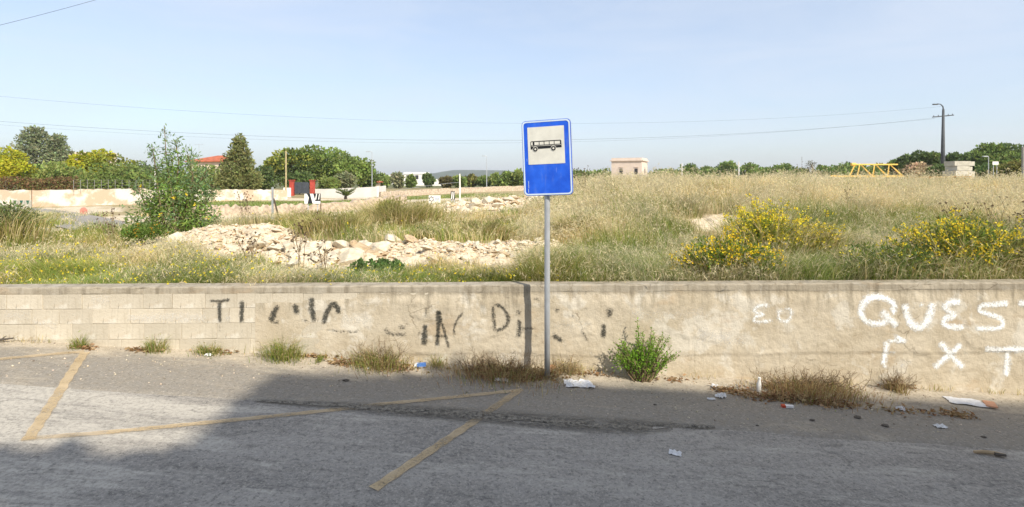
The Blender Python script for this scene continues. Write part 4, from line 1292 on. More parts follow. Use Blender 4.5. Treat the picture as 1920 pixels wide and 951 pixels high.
def post(name, label, px, top, bot, Y, r, mat, cat='post'):
    a, b_ = P(px, bot, Y), P(px, top, Y)
    zg_ = min(gz(a.x, Y), a.z)
    t = thing(name, label, cat, (a.x, Y, zg_))
    mb = MB(); mb.tube([(0, 0, -0.3), (0.01, 0, (b_.z-zg_)*0.5), (0, 0, b_.z-zg_)], [r, r*0.95, r*0.85], 8); mb.build('shaft', M[mat], t)
    return t
post('wooden_pole', 'thin pale wooden pole in front of the pine cluster', 536, 283, 350, 68, 0.11, 'wood_pole', 'pole')
wp = post('white_post', 'white fence post with a wire, left of the distant rubble heap', 862, 326, 378, 30, 0.045, 'white_wall')
post('white_post', 'tall pale post rising inside the tall leafy shrub', 291, 318, 356, 46, 0.07, 'white_wall')
post('edge_pole', 'pale concrete pole at the right edge of the picture', 1918, 276, 335, 55, 0.13, 'pole_grey', 'pole')
post('field_stake', 'thin pale stake on the crest right of the small house', 1278.5, 306, 325, 30, 0.03, 'white_wall', 'stake')
post('field_stake', 'thin pale stake on the crest left of the dark lone shrub', 1385, 303, 325, 32, 0.035, 'white_wall', 'stake')
post('short_stake', 'short pale stake just behind the wall under the right yellow bush', 1866, 502, 540, 7.35, 0.012, 'wood_pole', 'stake')
st = thing('braced_stake', 'metal fence stake with a slanting brace behind the rubble bank', 'stake', G(511, 16.5))
zz = CAMZ - (351-HZ)/F*16.5 - G(511, 16.5).z
mb = MB(); mb.bar((0, 0, -0.2), (0, 0, zz), 0.05); mb.build('shaft', M['galv'], st)
mb = MB(); mb.bar((0.02, 0.03, zz*0.72), (0.29, 0.05, -0.1), 0.04); mb.build('brace', M['bark'], st)

up0 = G(1768, 70)
up = thing('utility_pole', 'tall dark utility pole with crossarm and curved lamp at right', 'utility pole', up0)
hp = CAMZ - (205-HZ)/F*70 - up0.z
mb = MB(); mb.tube([(0, 0, -0.5), (0, 0, hp*0.5), (0.05, 0, hp)], [0.30, 0.22, 0.13], 10); mb.build('shaft', M['dark_pole'], up, smooth=True)
zc = CAMZ - (218-HZ)/F*70 - up0.z
ca = MB(); ca.bar((-1.35, 0, zc-0.12), (1.40, 0, zc+0.14), 0.14, 0.12); ca = ca.build('crossarm', M['dark_pole'], up)
for k in (-1.2, -0.6, 0.7, 1.25):
    mb = MB(); mb.tube([(k, 0, zc+0.05+0.09*k), (k, 0, zc+0.22+0.09*k)], [0.05, 0.035], 8); mb.build('insulator', M['dark_pole'], ca)
mb = MB(); mb.tube([(0.05, 0, hp-0.1), (0.0, 0, hp+0.35), (-0.3, 0, hp+0.65), (-0.75, 0, hp+0.72)], [0.08, 0.07, 0.06, 0.05], 8); mb.build('lamp_arm', M['dark_pole'], up, smooth=True)
mb = MB(); mb.box((-1.0, 0, hp+0.64), (0.6, 0.26, 0.14)); mb.build('lamp_head', M['dark_pole'], up)

def cable(name, label, pix, Ya, Yb, r_, mat='wire'):
    """a sagging line hung between two distances, in one upright plane"""
    pa, pb_ = pix[0], pix[-1]
    A3, B3 = P(pa[0], pa[1], Ya), P(pb_[0], pb_[1], Yb)
    xs_, zs_ = [], []
    for (px, py) in pix:
        u = (px-CX)/F
        t = (u*A3.y - A3.x) / ((B3.x-A3.x) - u*(B3.y-A3.y))
        Y = A3.y + t*(B3.y-A3.y)
        xs_.append(t); zs_.append(CAMZ - (py-HZ)/F*Y)
    co = np.polyfit(xs_, zs_, 2)
    pts = [(A3.x+(B3.x-A3.x)*t, A3.y+(B3.y-A3.y)*t, float(np.polyval(co, t))) for t in np.linspace(0, 1, 50)]
    mb = MB(); mb.tube(pts, r_, 5)
    o = mb.build(name, M[mat])
    return tag(o, label, 'cable', 'overhead lines')
cable('overhead_cable', 'upper overhead line sagging across the whole sky to the utility pole', [(1769, 200), (1400, 222), (1100, 234), (600, 221), (0, 180), (-160, 166)], 70, 52, 0.007)
cable('overhead_cable', 'lower overhead line running to the utility pole crossarm', [(1753, 222), (1450, 247), (1100, 263), (500, 254), (0, 227), (-160, 216)], 70, 54, 0.010)
cable('overhead_cable', 'lowest overhead line, doubled just under the lower one at left', [(1786, 216), (1450, 250), (1100, 266), (500, 260), (0, 234), (-160, 222)], 72, 56, 0.006)
cable('overhead_cable', 'dark cable crossing the top left corner of the sky', [(-60, 62), (0, 47), (90, 24), (180, 0), (300, -36)], 22, 26, 0.008)
cable('guy_wire', 'thin pale wire slanting down left from the white fence post', [(860, 342), (790, 350), (745, 357)], 30, 31, 0.008, 'galv')

def sign_board(name, label, px0, px1, py0, py1, Y, mat, bits, post_to=None):
    c = P((px0+px1)/2, (py0+py1)/2, Y)
    t = thing(name, label, 'sign', (c.x, Y, c.z))
    w_, h = (px1-px0)/F*Y, (py1-py0)/F*Y
    bd = slab([(-w_/2, -h/2), (w_/2, -h/2), (w_/2, h/2), (-w_/2, h/2)], -0.02, 0.02, 'board', mat, t)
    for (nm, poly, mt) in bits:
        slab([(a*w_, b_*h) for a, b_ in poly], -0.026, -0.022, nm, mt, bd)
    zz_ = gz(c.x, Y) - c.z - 0.2
    for s_ in (-0.3, 0.3):
        mb = MB(); mb.tube([(s_*w_, 0.05, zz_), (s_*w_, 0.05, h*0.4)], 0.03, 6); mb.build('post', M['galv'], t)
    return t
gear = []
for k in range(24):
    a = k*math.pi/12; r_ = 0.40 if (k//2) % 2 else 0.30
    gear.append((-0.27 + r_*0.55*math.cos(a), r_*math.sin(a)))
hub = [(-0.27 + 0.12*math.cos(k*math.pi/8), 0.22*math.sin(k*math.pi/8)) for k in range(16)]
gs = sign_board('site_sign', 'small white board with a dark gear emblem on the sandy ground', 804, 826, 366.5, 380.5, 28, M['white_wall'],
   [('gear_emblem', gear, M['gate'])])
bd = [c_ for c_ in gs.children if c_.name.startswith('board')][0]
w_, h_ = 22/F*28, 14/F*28
slab([(a*w_, b_*h_) for a, b_ in hub], -0.031, -0.027, 'emblem_centre', M['white_wall'], bd)
M['faded_blue'] = mat_plain('faded_blue_print', (0.35, 0.42, 0.55), 0.8)
for z_ in (0.10, -0.06):
    slab([(0.02*w_, z_*h_), (0.42*w_, z_*h_), (0.42*w_, (z_+0.10)*h_), (0.02*w_, (z_+0.10)*h_)], -0.026, -0.022, 'print_line', M['faded_blue'], bd)
sign_board('chevron_sign', 'narrow black and white striped marker board right of the gear board', 845, 853, 359, 374, 28.5, M['sign_black'],
   [('stripe', [(-0.4, -0.45), (-0.15, -0.45), (0.0, 0.42), (-0.25, 0.42)], M['white_wall']), ('stripe', [(0.05, -0.45), (0.25, -0.45), (0.40, 0.42), (0.20, 0.42)], M['white_wall'])])
sign_board('chevron_sign', 'wide black and white chevron board before the white garden wall', 571, 601, 363, 382, 30, M['sign_black'],
   [('stripe', [(-0.5, -0.5), (-0.30, -0.5), (-0.22, 0.1), (-0.35, 0.48), (-0.5, 0.48)], M['white_wall']), ('stripe', [(-0.15, 0.48), (0.05, 0.48), (0.18, -0.2), (0.02, -0.5)], M['white_wall']),
    ('stripe', [(0.16, -0.1), (0.24, 0.48), (0.30, 0.48), (0.24, -0.1)], M['white_wall']), ('stripe', [(0.36, -0.1), (0.42, 0.48), (0.47, 0.48), (0.42, -0.1)], M['white_wall']), ('stripe', [(0.05, -0.5), (0.5, -0.5), (0.5, -0.25), (0.12, -0.25)], M['white_wall'])])
sign_board('road_sign', 'pale rectangular road sign before dark trees at far right', 1861, 1872, 303, 309, 60, M['white_wall'], [])
rd = thing('red_disc_sign', 'small round faded red sign beside the side road at far left', 'sign', G(158, 30))
mb = MB(); mb.tube([(0, 0, -0.2), (0, 0, 0.45)], 0.02, 6); mb.build('post', M['galv'], rd)
M['faded_red'] = mat_plain('faded_red', (0.60, 0.24, 0.18), 0.8)
zr_ = CAMZ - (396-HZ)/F*30 - rd.location.z
slab([(0.21*math.cos(k*math.pi/10), zr_+0.21*math.sin(k*math.pi/10)) for k in range(20)], -0.06, -0.03, 'disc', M['faded_red'], rd)
M['green_film'] = mat_plain('dark_green_panel', (0.03, 0.12, 0.08), 0.7)
for k, (px, lb) in enumerate(((29, 'leftmost'), (41, 'middle'), (53, 'rightmost'))):
    t = thing('kerb_marker', f'white marker with green point by the far left road, {lb} of three', 'marker', P(px, 383, 40), 'white and green road markers')
    slab([(-0.2, -0.6), (0.2, -0.6), (0.22, 0.3), (-0.22, 0.3)], -0.04, 0.04, 'panel', M['conc_block'], t)
    slab([(-0.12, 0.28), (0.12, 0.28), (0.04, 0.0), (-0.04, 0.0)], -0.05, -0.042, 'green_point', M['green_film'], t)
fn = thing('wire_fence', 'grey wire fence with thin posts along the top of the peeling wall', 'fence', (0, 0, 0))
for i in range(13):
    px = 138 + i*13; Y = 46.5 + i*0.55
    g_ = G(px, Y)
    mb = MB(); mb.tube([(g_.x, g_.y, g_.z+1.2), (g_.x, g_.y, g_.z+2.3)], 0.018, 5); mb.build('post', M['pole_grey'], fn)
for k in range(4):
    a, b_ = G(138, 46.5), G(294, 53.1)
    mb = MB(); mb.tube([(a.x, a.y, a.z+1.5+0.26*k), ((a.x+b_.x)/2, (a.y+b_.y)/2, (a.z+b_.z)/2+1.5+0.26*k), (b_.x, b_.y, b_.z+1.5+0.26*k)], 0.006, 4); mb.build('strand', M['pole_grey'], fn)

# crane jib lying in the field
cj0 = P(1640, 341, 42)
cj = thing('crane_jib', 'yellow steel lattice crane section lying beyond the dry grass', 'crane section', cj0)
def cpt(px, py, dy=0.0):
    p = P(px, py, 42+dy); return p - cj0
TOP = (cpt(1599, 308.5, 0.6), cpt(1683, 308.5, 0.6))
B0 = (cpt(1556, 331), cpt(1696, 331.5)); B1 = (cpt(1558, 329.8, 1.3), cpt(1694, 330, 1.3))
for (a, b_) in (TOP, B0, B1):
    mb = MB(); mb.bar(a, b_, 0.10); mb.build('chord', M['yellow_steel'], cj)
for (ta, bb) in ((1612, 1607), (1614, 1634), (1640, 1636), (1642, 1662), (1667, 1664), (1669, 1691), (1603, 1592)):
    for (y_, dz_) in ((331, 0.0), (330, 1.3)):
        mb = MB(); mb.bar(cpt(ta, 309, 0.6), cpt(bb + (2 if dz_ else 0), y_, dz_), 0.055); mb.build('lattice_bar', M['yellow_steel'], cj)
for i in range(7):
    a = B0[0].lerp(B0[1], 0.3+0.1*i); b_ = B1[0].lerp(B1[1], 0.3+0.1*i+(0.06 if i % 2 else -0.06))
    mb = MB(); mb.bar(a, b_, 0.05); mb.build('cross_bar', M['yellow_steel'], cj)
    mb = MB(); mb.bar(a, a+Vector((0.15*(1 if i % 2 else -1), 0, -0.7)), 0.06); mb.build('lattice_bar', M['yellow_steel'], cj)
mb = MB(); mb.tube([TOP[0]-Vector((0.12, 0, 0)), TOP[0]+Vector((0.22, 0, 0))], 0.13, 10); mb.build('end_boss', M['yellow_steel'], cj)
cj2_0 = P(1760, 336, 47)
cj2 = thing('crane_jib', 'rusty orange lattice boom lying low behind the yellow crane section', 'crane section', cj2_0)
M['rusty'] = mat_plain('rusty_orange_steel', (0.36, 0.17, 0.05), 0.8, 0.3, 3)
for (pa, pb2) in (((1698, 333), (1822, 331)), ((1700, 341), (1822, 338))):
    mb = MB(); mb.bar(P(*pa, 47)-cj2_0, P(*pb2, 47)-cj2_0, 0.09); mb.build('chord', M['rusty'], cj2)
for i in range(9):
    a = P(1700+i*13.5, 333, 47)-cj2_0; b_ = P(1706+i*13.5, 340, 47)-cj2_0
    mb = MB(); mb.bar(a, b_, 0.05); mb.build('lattice_bar', M['rusty'], cj2)

# crane counterweights
for k, (px0, px1, py0, py1, lb) in enumerate(((1791, 1831, 302, 311, 'upper pale concrete crane weight on the block stack before dark trees'), (1794, 1829, 311.2, 320, 'middle pale concrete crane weight of the block stack'), (1788, 1838, 320.2, 333, 'broad bottom concrete block under the stacked crane weights'))):
    a = P(px0, py1, 52); b_ = P(px1, py0, 52)
    t = thing('concrete_weight', lb, 'concrete block', ((a.x+b_.x)/2, 52, a.z), 'stacked crane weights', rotz=0.12*k)
    w_, h_ = b_.x-a.x, b_.z-a.z
    mb = MB(); mb.box((-w_*0.12, 0.7, h_/2), (w_*0.76, 1.3, h_*0.97)); mb.build('slab', M['conc_block'], t)
    mb = MB(); mb.box((w_*0.38, 0.75, h_*0.46), (w_*0.24, 1.1, h_*0.9)); mb.build('end_block', M['conc_block'], t)
for (px, w2, lb) in ((1703, 22, 'small white sack at the foot of the yellow crane section'), (1739, 16, 'rounded white sack right of the yellow crane section')):
    a = P(px, 343, 40)
    t = thing('white_sack', lb, 'sack', (a.x, 40, min(a.z-0.25, gz(a.x, 40)+0.4)))
    bm = bmesh.new(); bmesh.ops.create_icosphere(bm, subdivisions=2, radius=1)
    for v in bm.verts:
        v.co = Vector((v.co.x*w2/50, v.co.y*0.35, max(v.co.z, -0.5)*0.30)) * (1+random.uniform(-.1, .1))
    me = bpy.data.meshes.new('bag'); bm.to_mesh(me); bm.free(); me.materials.append(M['white_wall'])
    o = bpy.data.objects.new('bag', me); COL.objects.link(o); o.parent = t; o.location = (0, 0, 0.15)
    mb = MB(); mb.tube([(0.1, 0, 0.40), (0.12, 0, 0.50)], [0.05, 0.1], 7); mb.build('tied_neck', M['white_wall'], t)

# ------------------------------------------------------------------ trees
rt = np.random.default_rng(77)
def T(name, label, px, top, hw, Y, col, style='round', leaves=2600, leaf=None, col2=None, group=None, clear=0.1, cat='tree', spread=1.0):
    b_ = G(px, Y)
    H = CAMZ - (top-HZ)/F*Y - b_.z
    half = hw/F*Y
    lf = leaf or (0.0050*Y, 0.0031*Y)
    leaves = int(leaves*1.75)
    return tree(name, label, b_, H, half, np.array(col), rt, style, leaves, lf, group, cat, None if col2 is None else np.array(col2), trunk=max(0.08, 0.03*H), clear=clear, spread=spread)
PINE_Y = (0.34, 0.335, 0.028); PINE_D = (0.21, 0.235, 0.04); MID = (0.165, 0.215, 0.058); CEDAR = (0.215, 0.24, 0.135); CYP = (0.195, 0.205, 0.075); DARK = (0.10, 0.14, 0.045); OLV = (0.21, 0.22, 0.12); LITE = (0.22, 0.265, 0.075)
T('pine_tree', 'bright yellow green pine at the left edge', 3, 267, 58, 64, PINE_Y, 'pine', 3200, col2=PINE_D, clear=0.05)
T('cedar_tree', 'tall grey green cedar at far left', 66, 240, 52, 88, CEDAR, 'cedar', 3600)
T('cedar_tree', 'smaller grey green cedar right of the tall cedar', 109, 251, 32, 90, CEDAR, 'cedar', 2200)
T('broad_tree', 'low rounded green tree under the two cedars', 97, 300, 62, 68, LITE, 'round', 2600, col2=MID, clear=0.02)
T('pine_tree', 'yellow green pine right of the cedars', 158, 280, 38, 74, PINE_Y, 'pine', 2400, col2=PINE_D, clear=0.05)
T('pine_tree', 'taller yellow green pine before the hidden cream villa', 198, 276, 48, 76, PINE_Y, 'pine', 2800, col2=PINE_D, clear=0.05)
T('broad_tree', 'spreading mid green tree left of the tall leafy shrub', 222, 302, 66, 64, MID, 'round', 2800, col2=LITE, clear=0.0)
T('broad_tree', 'dull green tree just left of the tall leafy shrub', 264, 299, 40, 68, (0.16, 0.195, 0.08), 'round', 2000, clear=0.0)
T('broad_tree', 'low green tree behind the tall leafy shrub', 330, 312, 54, 66, MID, 'round', 1800, clear=0.0)
T('broad_tree', 'low green tree between the tall shrub and the broad cypress', 388, 304, 48, 62, MID, 'round', 2000, col2=LITE, clear=0.0)
T('cypress_tree', 'broad conical olive green cypress', 448, 257, 46, 62, CYP, 'cone', 6500, leaf=(0.30, 0.15), clear=0.02)
T('broad_tree', 'small dark tree right of the broad cypress', 497, 310, 26, 78, DARK, 'round', 900, clear=0.05)
T('pine_tree', 'yellowish green pine at the left of the pine cluster', 546, 274, 54, 88, (0.25, 0.265, 0.05), 'pine', 3000, col2=DARK, clear=0.08)
T('pine_tree', 'tallest green pine in the middle of the pine cluster', 612, 263, 62, 90, (0.18, 0.24, 0.06), 'pine', 3800, col2=MID, clear=0.08)
T('pine_tree', 'rounded green pine at the right of the pine cluster', 655, 281, 44, 88, (0.18, 0.245, 0.06), 'pine', 2400, col2=MID, clear=0.05)
T('broad_tree', 'small dark tree at the right foot of the pine cluster', 690, 309, 24, 92, DARK, 'round', 900, clear=0.05)
T('olive_tree', 'grey olive tree behind the small palm', 645, 321, 26, 78, OLV, 'round', 1600, clear=0.02)
T('garden_shrub', 'bright green shrub right of the red gate', 614, 328, 22, 74, LITE, 'round', 1100, clear=0.0, cat='shrub')
T('garden_shrub', 'dark green shrub behind the grey gate', 563, 322, 28, 80, DARK, 'round', 1200, clear=0.0, cat='shrub')
far_l = [(716, 326, 18, LITE, 'pale green'), (746, 323, 13, OLV, 'grey green'), (770, 330, 9, MID, 'small green'), (802, 324, 11, DARK, 'dark round'), (836, 331, 14, (0.14, 0.12, 0.05), 'brownish'),
         (860, 330, 13, MID, 'mid green'), (884, 328, 14, (0.15, 0.145, 0.04), 'yellowish'), (908, 331, 14, MID, 'low green'), (930, 326, 15, LITE, 'light green'), (952, 321, 17, MID, 'bushy green'), (974, 317, 18, LITE, 'taller light green')]
wh = ['beside the right street lamp of the pine cluster', 'left of the far white house', 'in front of the far white house', 'right of the far white house', 'below the left end of the hill', 'behind the white fence post', 'left of the lamp post before the hill', 'at the lamp post before the hill', 'right of the lamp post before the hill', 'a little left of the sign plate', 'right against the sign plate']
for (px, top, hw, cl, ad), w_ in zip(far_l, wh):
    T('distant_tree', f'{ad} distant tree {w_}', px, top, hw, 130+rt.uniform(-12, 12), cl, 'round', 800, group='distant trees left of the sign', clear=0.0)
for i, px in enumerate((1085, 1112, 1135, 1236, 1262)):
    T('distant_tree', ['low green treetop just right of the sign plate', 'low green treetop between sign and small house', 'green treetop touching the small house on its left', 'low green treetop touching the small house on its right', 'low green treetop left of the first field stake'][i], px, 318+rt.uniform(-2, 2), 26, 165, MID, 'round', 600, group='treetops along the crest', clear=0.0)
crest = [(1292, 304, 16, 'rounded treetop right of the first field stake'), (1325, 311, 18, 'low treetop right of the rounded treetop'), (1368, 303, 19, 'bushy treetop at the second field stake'), (1408, 305, 17, 'treetop right of the second field stake'),
         (1440, 313, 18, 'flat low treetop left of the lone dark shrub'), (1470, 305, 17, 'treetop just left of the lone dark shrub'), (1500, 312, 14, 'low treetop behind the lone dark shrub'), (1556, 308, 20, 'treetop right of the lone dark shrub'),
         (1588, 302, 20, 'treetop left above the yellow crane section'), (1622, 303, 18, 'treetop behind the left of the yellow crane section'), (1655, 304, 18, 'treetop behind the right of the yellow crane section')]
for (px, top, hw, lb) in crest:
    T('distant_tree', lb, px, top, hw*1.45, 140+rt.uniform(-10, 20), MID if rt.random() < .5 else (0.18, 0.24, 0.06), 'round', 900, group='treetops along the crest', clear=0.0)
right = [(1692, 287, 20, 95, (0.175, 0.23, 0.06), 'light green tree left of the utility pole'), (1722, 281, 24, 92, (0.165, 0.22, 0.06), 'taller green tree just left of the utility pole'), (1752, 284, 24, 90, MID, 'dark green tree at the utility pole'),
         (1785, 287, 24, 86, DARK, 'dark green tree right of the utility pole'), (1806, 281, 26, 92, (0.13, 0.18, 0.055), 'mid green tree left behind the stacked crane weights'), (1822, 284, 26, 88, DARK, 'dark tree behind the stacked crane weights'), (1840, 276, 28, 93, (0.14, 0.19, 0.05), 'green tree right behind the stacked crane weights'), (1864, 263, 38, 84, (0.15, 0.205, 0.055), 'tallest rounded green tree at far right'),
         (1912, 276, 30, 88, (0.175, 0.23, 0.055), 'green tree cut by the right edge')]
for (px, top, hw, Y, cl, lb) in right:
    T('broad_tree', lb, px, top, hw*1.35, Y, cl, 'round', 3000, clear=0.0, col2=DARK)
T('brown_shrub', 'pinkish brown dry shrub behind the right end of the crane section', 1708, 301, 34, 66, (0.36, 0.27, 0.17), 'round', 1500, clear=0.0, cat='shrub', col2=(0.16, 0.15, 0.06))
T('yellow_shrub', 'yellowish green shrub below the tree at the right edge', 1902, 299, 34, 62, (0.19, 0.185, 0.05), 'round', 1500, clear=0.0, cat='shrub')
T('dark_shrub', 'dark green shrub at the foot of the utility pole', 1765, 306, 34, 64, DARK, 'round', 1700, clear=0.0, cat='shrub')
T('dark_shrub', 'dark green shrub behind the stacked crane weights', 1845, 305, 30, 66, DARK, 'round', 1500, clear=0.0, cat='shrub')
T('lone_shrub', 'lone dark twiggy shrub standing on the dry grass crest', 1521, 298, 15, 36, (0.13, 0.12, 0.055), 'round', 700, clear=0.0, cat='shrub', leaf=(0.07, 0.03))

# hedge and scrub along the far left walls
hd = thing('brown_hedge', 'long reddish brown hedge above the peeling wall at far left', 'hedge', G(60, 50))
mb = MB(); n_ = 5200
u_ = rt.uniform(-1.05, -0.815, n_); Yh = 49.5 + rt.normal(size=n_)*0.45
Xh = u_*Yh; top_z = CAMZ - (333 + (fbm(u_*40, u_*0, 3)-0.5)*8 - HZ)/F*Yh
bz_ = ground_z(Xh, Yh) + 0.6
Zh = bz_ + (top_z-bz_)*rt.random(n_)**0.7
pos = np.stack([Xh, Yh, Zh], 1) - np.array(hd.location)
cc = np.where(rt.random((n_, 1)) < 0.62, jit((0.185, 0.105, 0.05), n_, rt, 0.3, 0.1), jit((0.15, 0.14, 0.045), n_, rt, 0.3, 0.1))
leaf_cards(mb, pos, dirs(n_, rt, 0.3), 0.2, 0.12, cc, rt)
mb.build('foliage', M['hedge'], hd)
mb = MB()
for i in range(14):
    px = -80 + i*16; g_ = G(px, 49.6) - hd.location
    mb.tube([g_ + Vector((0, 0, -0.2)), g_ + Vector((0.05, 0, 1.2))], [0.04, 0.02], 5)
mb.build('stems', M['bark'], hd)

def bush(name, label, base, rx, ry, h, col, leaves, leaf, rng, cat='shrub', col2=None, flowers=0, fsize=0.03, stems=14, flowercol=YELLOW, lobes=16, up=0.35, group=None, topflow=True, blade=0, shoots=0):
    t = thing(name, label, cat, base, group)
    sb = MB(); lob = []
    for i in range(lobes):
        a = rng.random()*6.283; r = math.sqrt(rng.random())*0.72
        hz_ = h*(1 - 0.55*r*r)*rng.uniform(0.45, 0.86)
        s = min(rx, h)*rng.uniform(0.22, 0.40)
        lob.append(((rx*r*math.cos(a), ry*r*math.sin(a), max(hz_, s*0.6)), (s, s*0.9, s*0.85)))
    for i in range(stems):
        l = lob[rng.integers(0, lobes)][0]
        limb(sb, (l[0]*0.15, l[1]*0.15, -0.05), l, 0.012*max(1, h), 0.003, rng, 0.06)
    sb.build('stems', M['twig'], t)
    mb = MB()
    pos, d, k = crown_points(lob, leaves, rng, 0.2)
    pos[:, 2] = np.maximum(pos[:, 2], 0.01)
    c = jit(col, leaves, rng, 0.3, 0.12)
    if col2 is not None:
        c = np.where(rng.random((leaves, 1)) < 0.4, jit(col2, leaves, rng, 0.3, 0.1), c)
    c *= (1 + (rng.random(lobes)-0.5)*0.4)[k][:, None]
    sz_ = leaf[0]*(0.6+0.8*rng.random(leaves))
    leaf_cards(mb, pos, d + rng.normal(size=(leaves, 3))*0.6 + np.array([0, 0, up]), sz_, sz_*leaf[1]/leaf[0], c, rng)
    if blade:
        p0 = np.stack([rng.normal(size=blade)*rx*0.4, rng.normal(size=blade)*ry*0.4, np.zeros(blade)], 1)
        cb = np.where(rng.random((blade, 1)) < 0.5, jit(OLIVE, blade, rng, 0.3, 0.1), jit(STRAW, blade, rng, 0.25, 0.06))
        az = np.arctan2(p0[:, 1], p0[:, 0]) + rng.normal(size=blade)*0.6
        blades(mb, p0, h*(0.6+0.55*rng.random(blade)), leaf[1]*0.7, rng.uniform(0.2, 1.0, blade), az, cb, cb*1.15, rng)
    ftips = []
    if shoots:
        so = MB()
        for i in range(shoots):
            a = rng.random()*6.283; r = math.sqrt(rng.random())
            e = np.array([rx*1.25*r*math.cos(a), ry*1.25*r*math.sin(a), h*rng.uniform(0.65, 1.18)*(1-0.35*r*r)])
            s0 = np.array([e[0]*0.25, e[1]*0.25, 0.0])
            mid = (s0+e)/2 + np.array([0, 0, h*0.12])
            so.tube([tuple(s0), tuple(mid), tuple(e)], [0.006, 0.004, 0.002], 4, cap=False)
            k_ = 22
            f_ = rng.random((k_, 1))
            lp = np.where(f_ < 0.5, s0 + (mid-s0)*f_*2, mid + (e-mid)*(f_*2-1))
            leaf_cards(mb, lp, dirs(k_, rng, 0.5), leaf[0]*(0.6+0.6*rng.random(k_)), leaf[1]*0.9, jit(col, k_, rng, 0.3, 0.12), rng)
            for q in range(4):
                ftips.append(e + rng.normal(size=3)*0.03 - (e-mid)*0.3*rng.random())
        so.build('shoots', M['twig'], t)
    mb.build('foliage', M['leaf'], t)
    if flowers:
        fb = MB()
        pos, d, k = crown_points(lob, flowers*3, rng, 0.8)
        ok = (d[:, 2] > -0.1)
        pos = pos[ok][:flowers]
        if ftips:
            pos = np.concatenate([pos, np.array(ftips)[rng.random(len(ftips)) < min(1.0, flowers/260)]])
        n2 = len(pos)
        for r in range(4):
            leaf_cards(fb, pos + rng.normal(size=(n2, 3))*fsize*0.5, dirs(n2, rng, 0.3), fsize, fsize*0.9, jit(flowercol, n2, rng, 0.2, 0.1), rng)
        kind(fb.build('flowers', M['leaf'], t), 'stuff')
    return t

rp = np.random.default_rng(123)
# tall leafy shrub on the left
tb0 = G(325, 13.2)
ts = thing('tall_leafy_shrub', 'tall leafy shrub with sparse top shoots and a few yellow flowers', 'shrub', tb0)
def tp(px, py, dy=0.0):
    return P(px, py, 13.2+dy) - tb0
shoots = [[(325, 455), (322, 380), (312, 300), (308, 235)], [(322, 450), (330, 370), (335, 300), (328, 262)], [(315, 452), (300, 380), (292, 320), (286, 274)], [(325, 452), (350, 390), (362, 330), (352, 290)], [(318, 455), (285, 410), (266, 370), (258, 345)],
          [(330, 455), (365, 410), (392, 372), (402, 345)], [(325, 455), (300, 400), (310, 350), (318, 300)], [(325, 455), (340, 400), (375, 340), (388, 318)], [(320, 455), (270, 430), (245, 405)], [(330, 455), (380, 430), (410, 405)], [(325, 455), (345, 420), (350, 360)], [(322, 455), (330, 420), (320, 350)]]
sb, lb_, fb = MB(), MB(), MB()
for sh in shoots:
    dyy = rp.uniform(-0.55, 0.55)
    pts = [np.array(tp(px, py, dyy*i/(len(sh)-1))) for i, (px, py) in enumerate(sh)]
    sb.tube([tuple(p) for p in pts], list(np.linspace(0.03, 0.006, len(pts))), 5)
    # side twigs with leaves; thinner towards the tips
    cum = []
    for a, b2 in zip(pts[:-1], pts[1:]):
        for f_ in np.linspace(0, 1, 9)[:-1]:
            cum.append(a + (b2-a)*f_)
    m_ = len(cum)
    for i, p in enumerate(cum):
        f_ = i/m_
        if f_ < 0.22:
            continue
        for _ in range(2 if f_ > 0.6 else 3):
            dr = dirs(1, rp, 0.25)[0]
            L = rp.uniform(0.10, 0.24) if f_ > 0.7 else rp.uniform(0.2, 0.45)
            q = p + dr*L
            sb.tube([tuple(p), tuple(q)], [0.004, 0.002], 3, cap=False)
            k_ = int(rp.integers(5, 9)) if f_ > 0.7 else int(rp.integers(9, 15))
            lp = p + dr*L*rp.random((k_, 1))*1.1 + rp.normal(size=(k_, 3))*0.05
            colr = jit((0.20, 0.29, 0.13), k_, rp, 0.3, 0.12) if f_ > 0.45 else jit((0.21, 0.31, 0.07), k_, rp, 0.35, 0.12)
            leaf_cards(lb_, lp, dirs(k_, rp, 0.1)*1.0 + dr*0.8, rp.uniform(0.07, 0.13, k_), 0.034, colr, rp)
low = [((0, 0, 0.55), (0.75, 0.6, 0.45)), ((-0.7, 0, 0.35), (0.45, 0.5, 0.32)), ((0.7, -0.1, 0.4), (0.5, 0.5, 0.35)), ((0.1, -0.2, 1.0), (0.6, 0.5, 0.42)), ((-0.15, 0, 1.45), (0.42, 0.42, 0.4)), ((0.5, 0, 1.05), (0.4, 0.4, 0.35)), ((0.2, 0.1, 1.75), (0.36, 0.36, 0.36))]
pos, d, k = crown_points(low, 1700, rp, 0.1)
leaf_cards(lb_, pos, d + rp.normal(size=(1700, 3))*0.7, rp.uniform(0.07, 0.15, 1700), rp.uniform(0.025, 0.04, 1700), jit((0.22, 0.32, 0.07), 1700, rp, 0.45, 0.16), rp)
sb.build('stems', M['twig'], ts)
lb_.build('foliage', M['leaf'], ts)
for (px, py) in ((326, 371), (350, 364), (364, 385), (264, 347), (300, 402), (390, 408)):
    p = np.array(tp(px, py, -0.55))
    f1 = MB(); k_ = 7
    leaf_cards(f1, np.tile(p, (k_, 1)) + rp.normal(size=(k_, 3))*0.02, dirs(k_, rp), 0.05, 0.035, jit((0.85, 0.66, 0.06), k_, rp, 0.15, 0.05), rp)
    f1.build('flower', M['leaf'], ts)

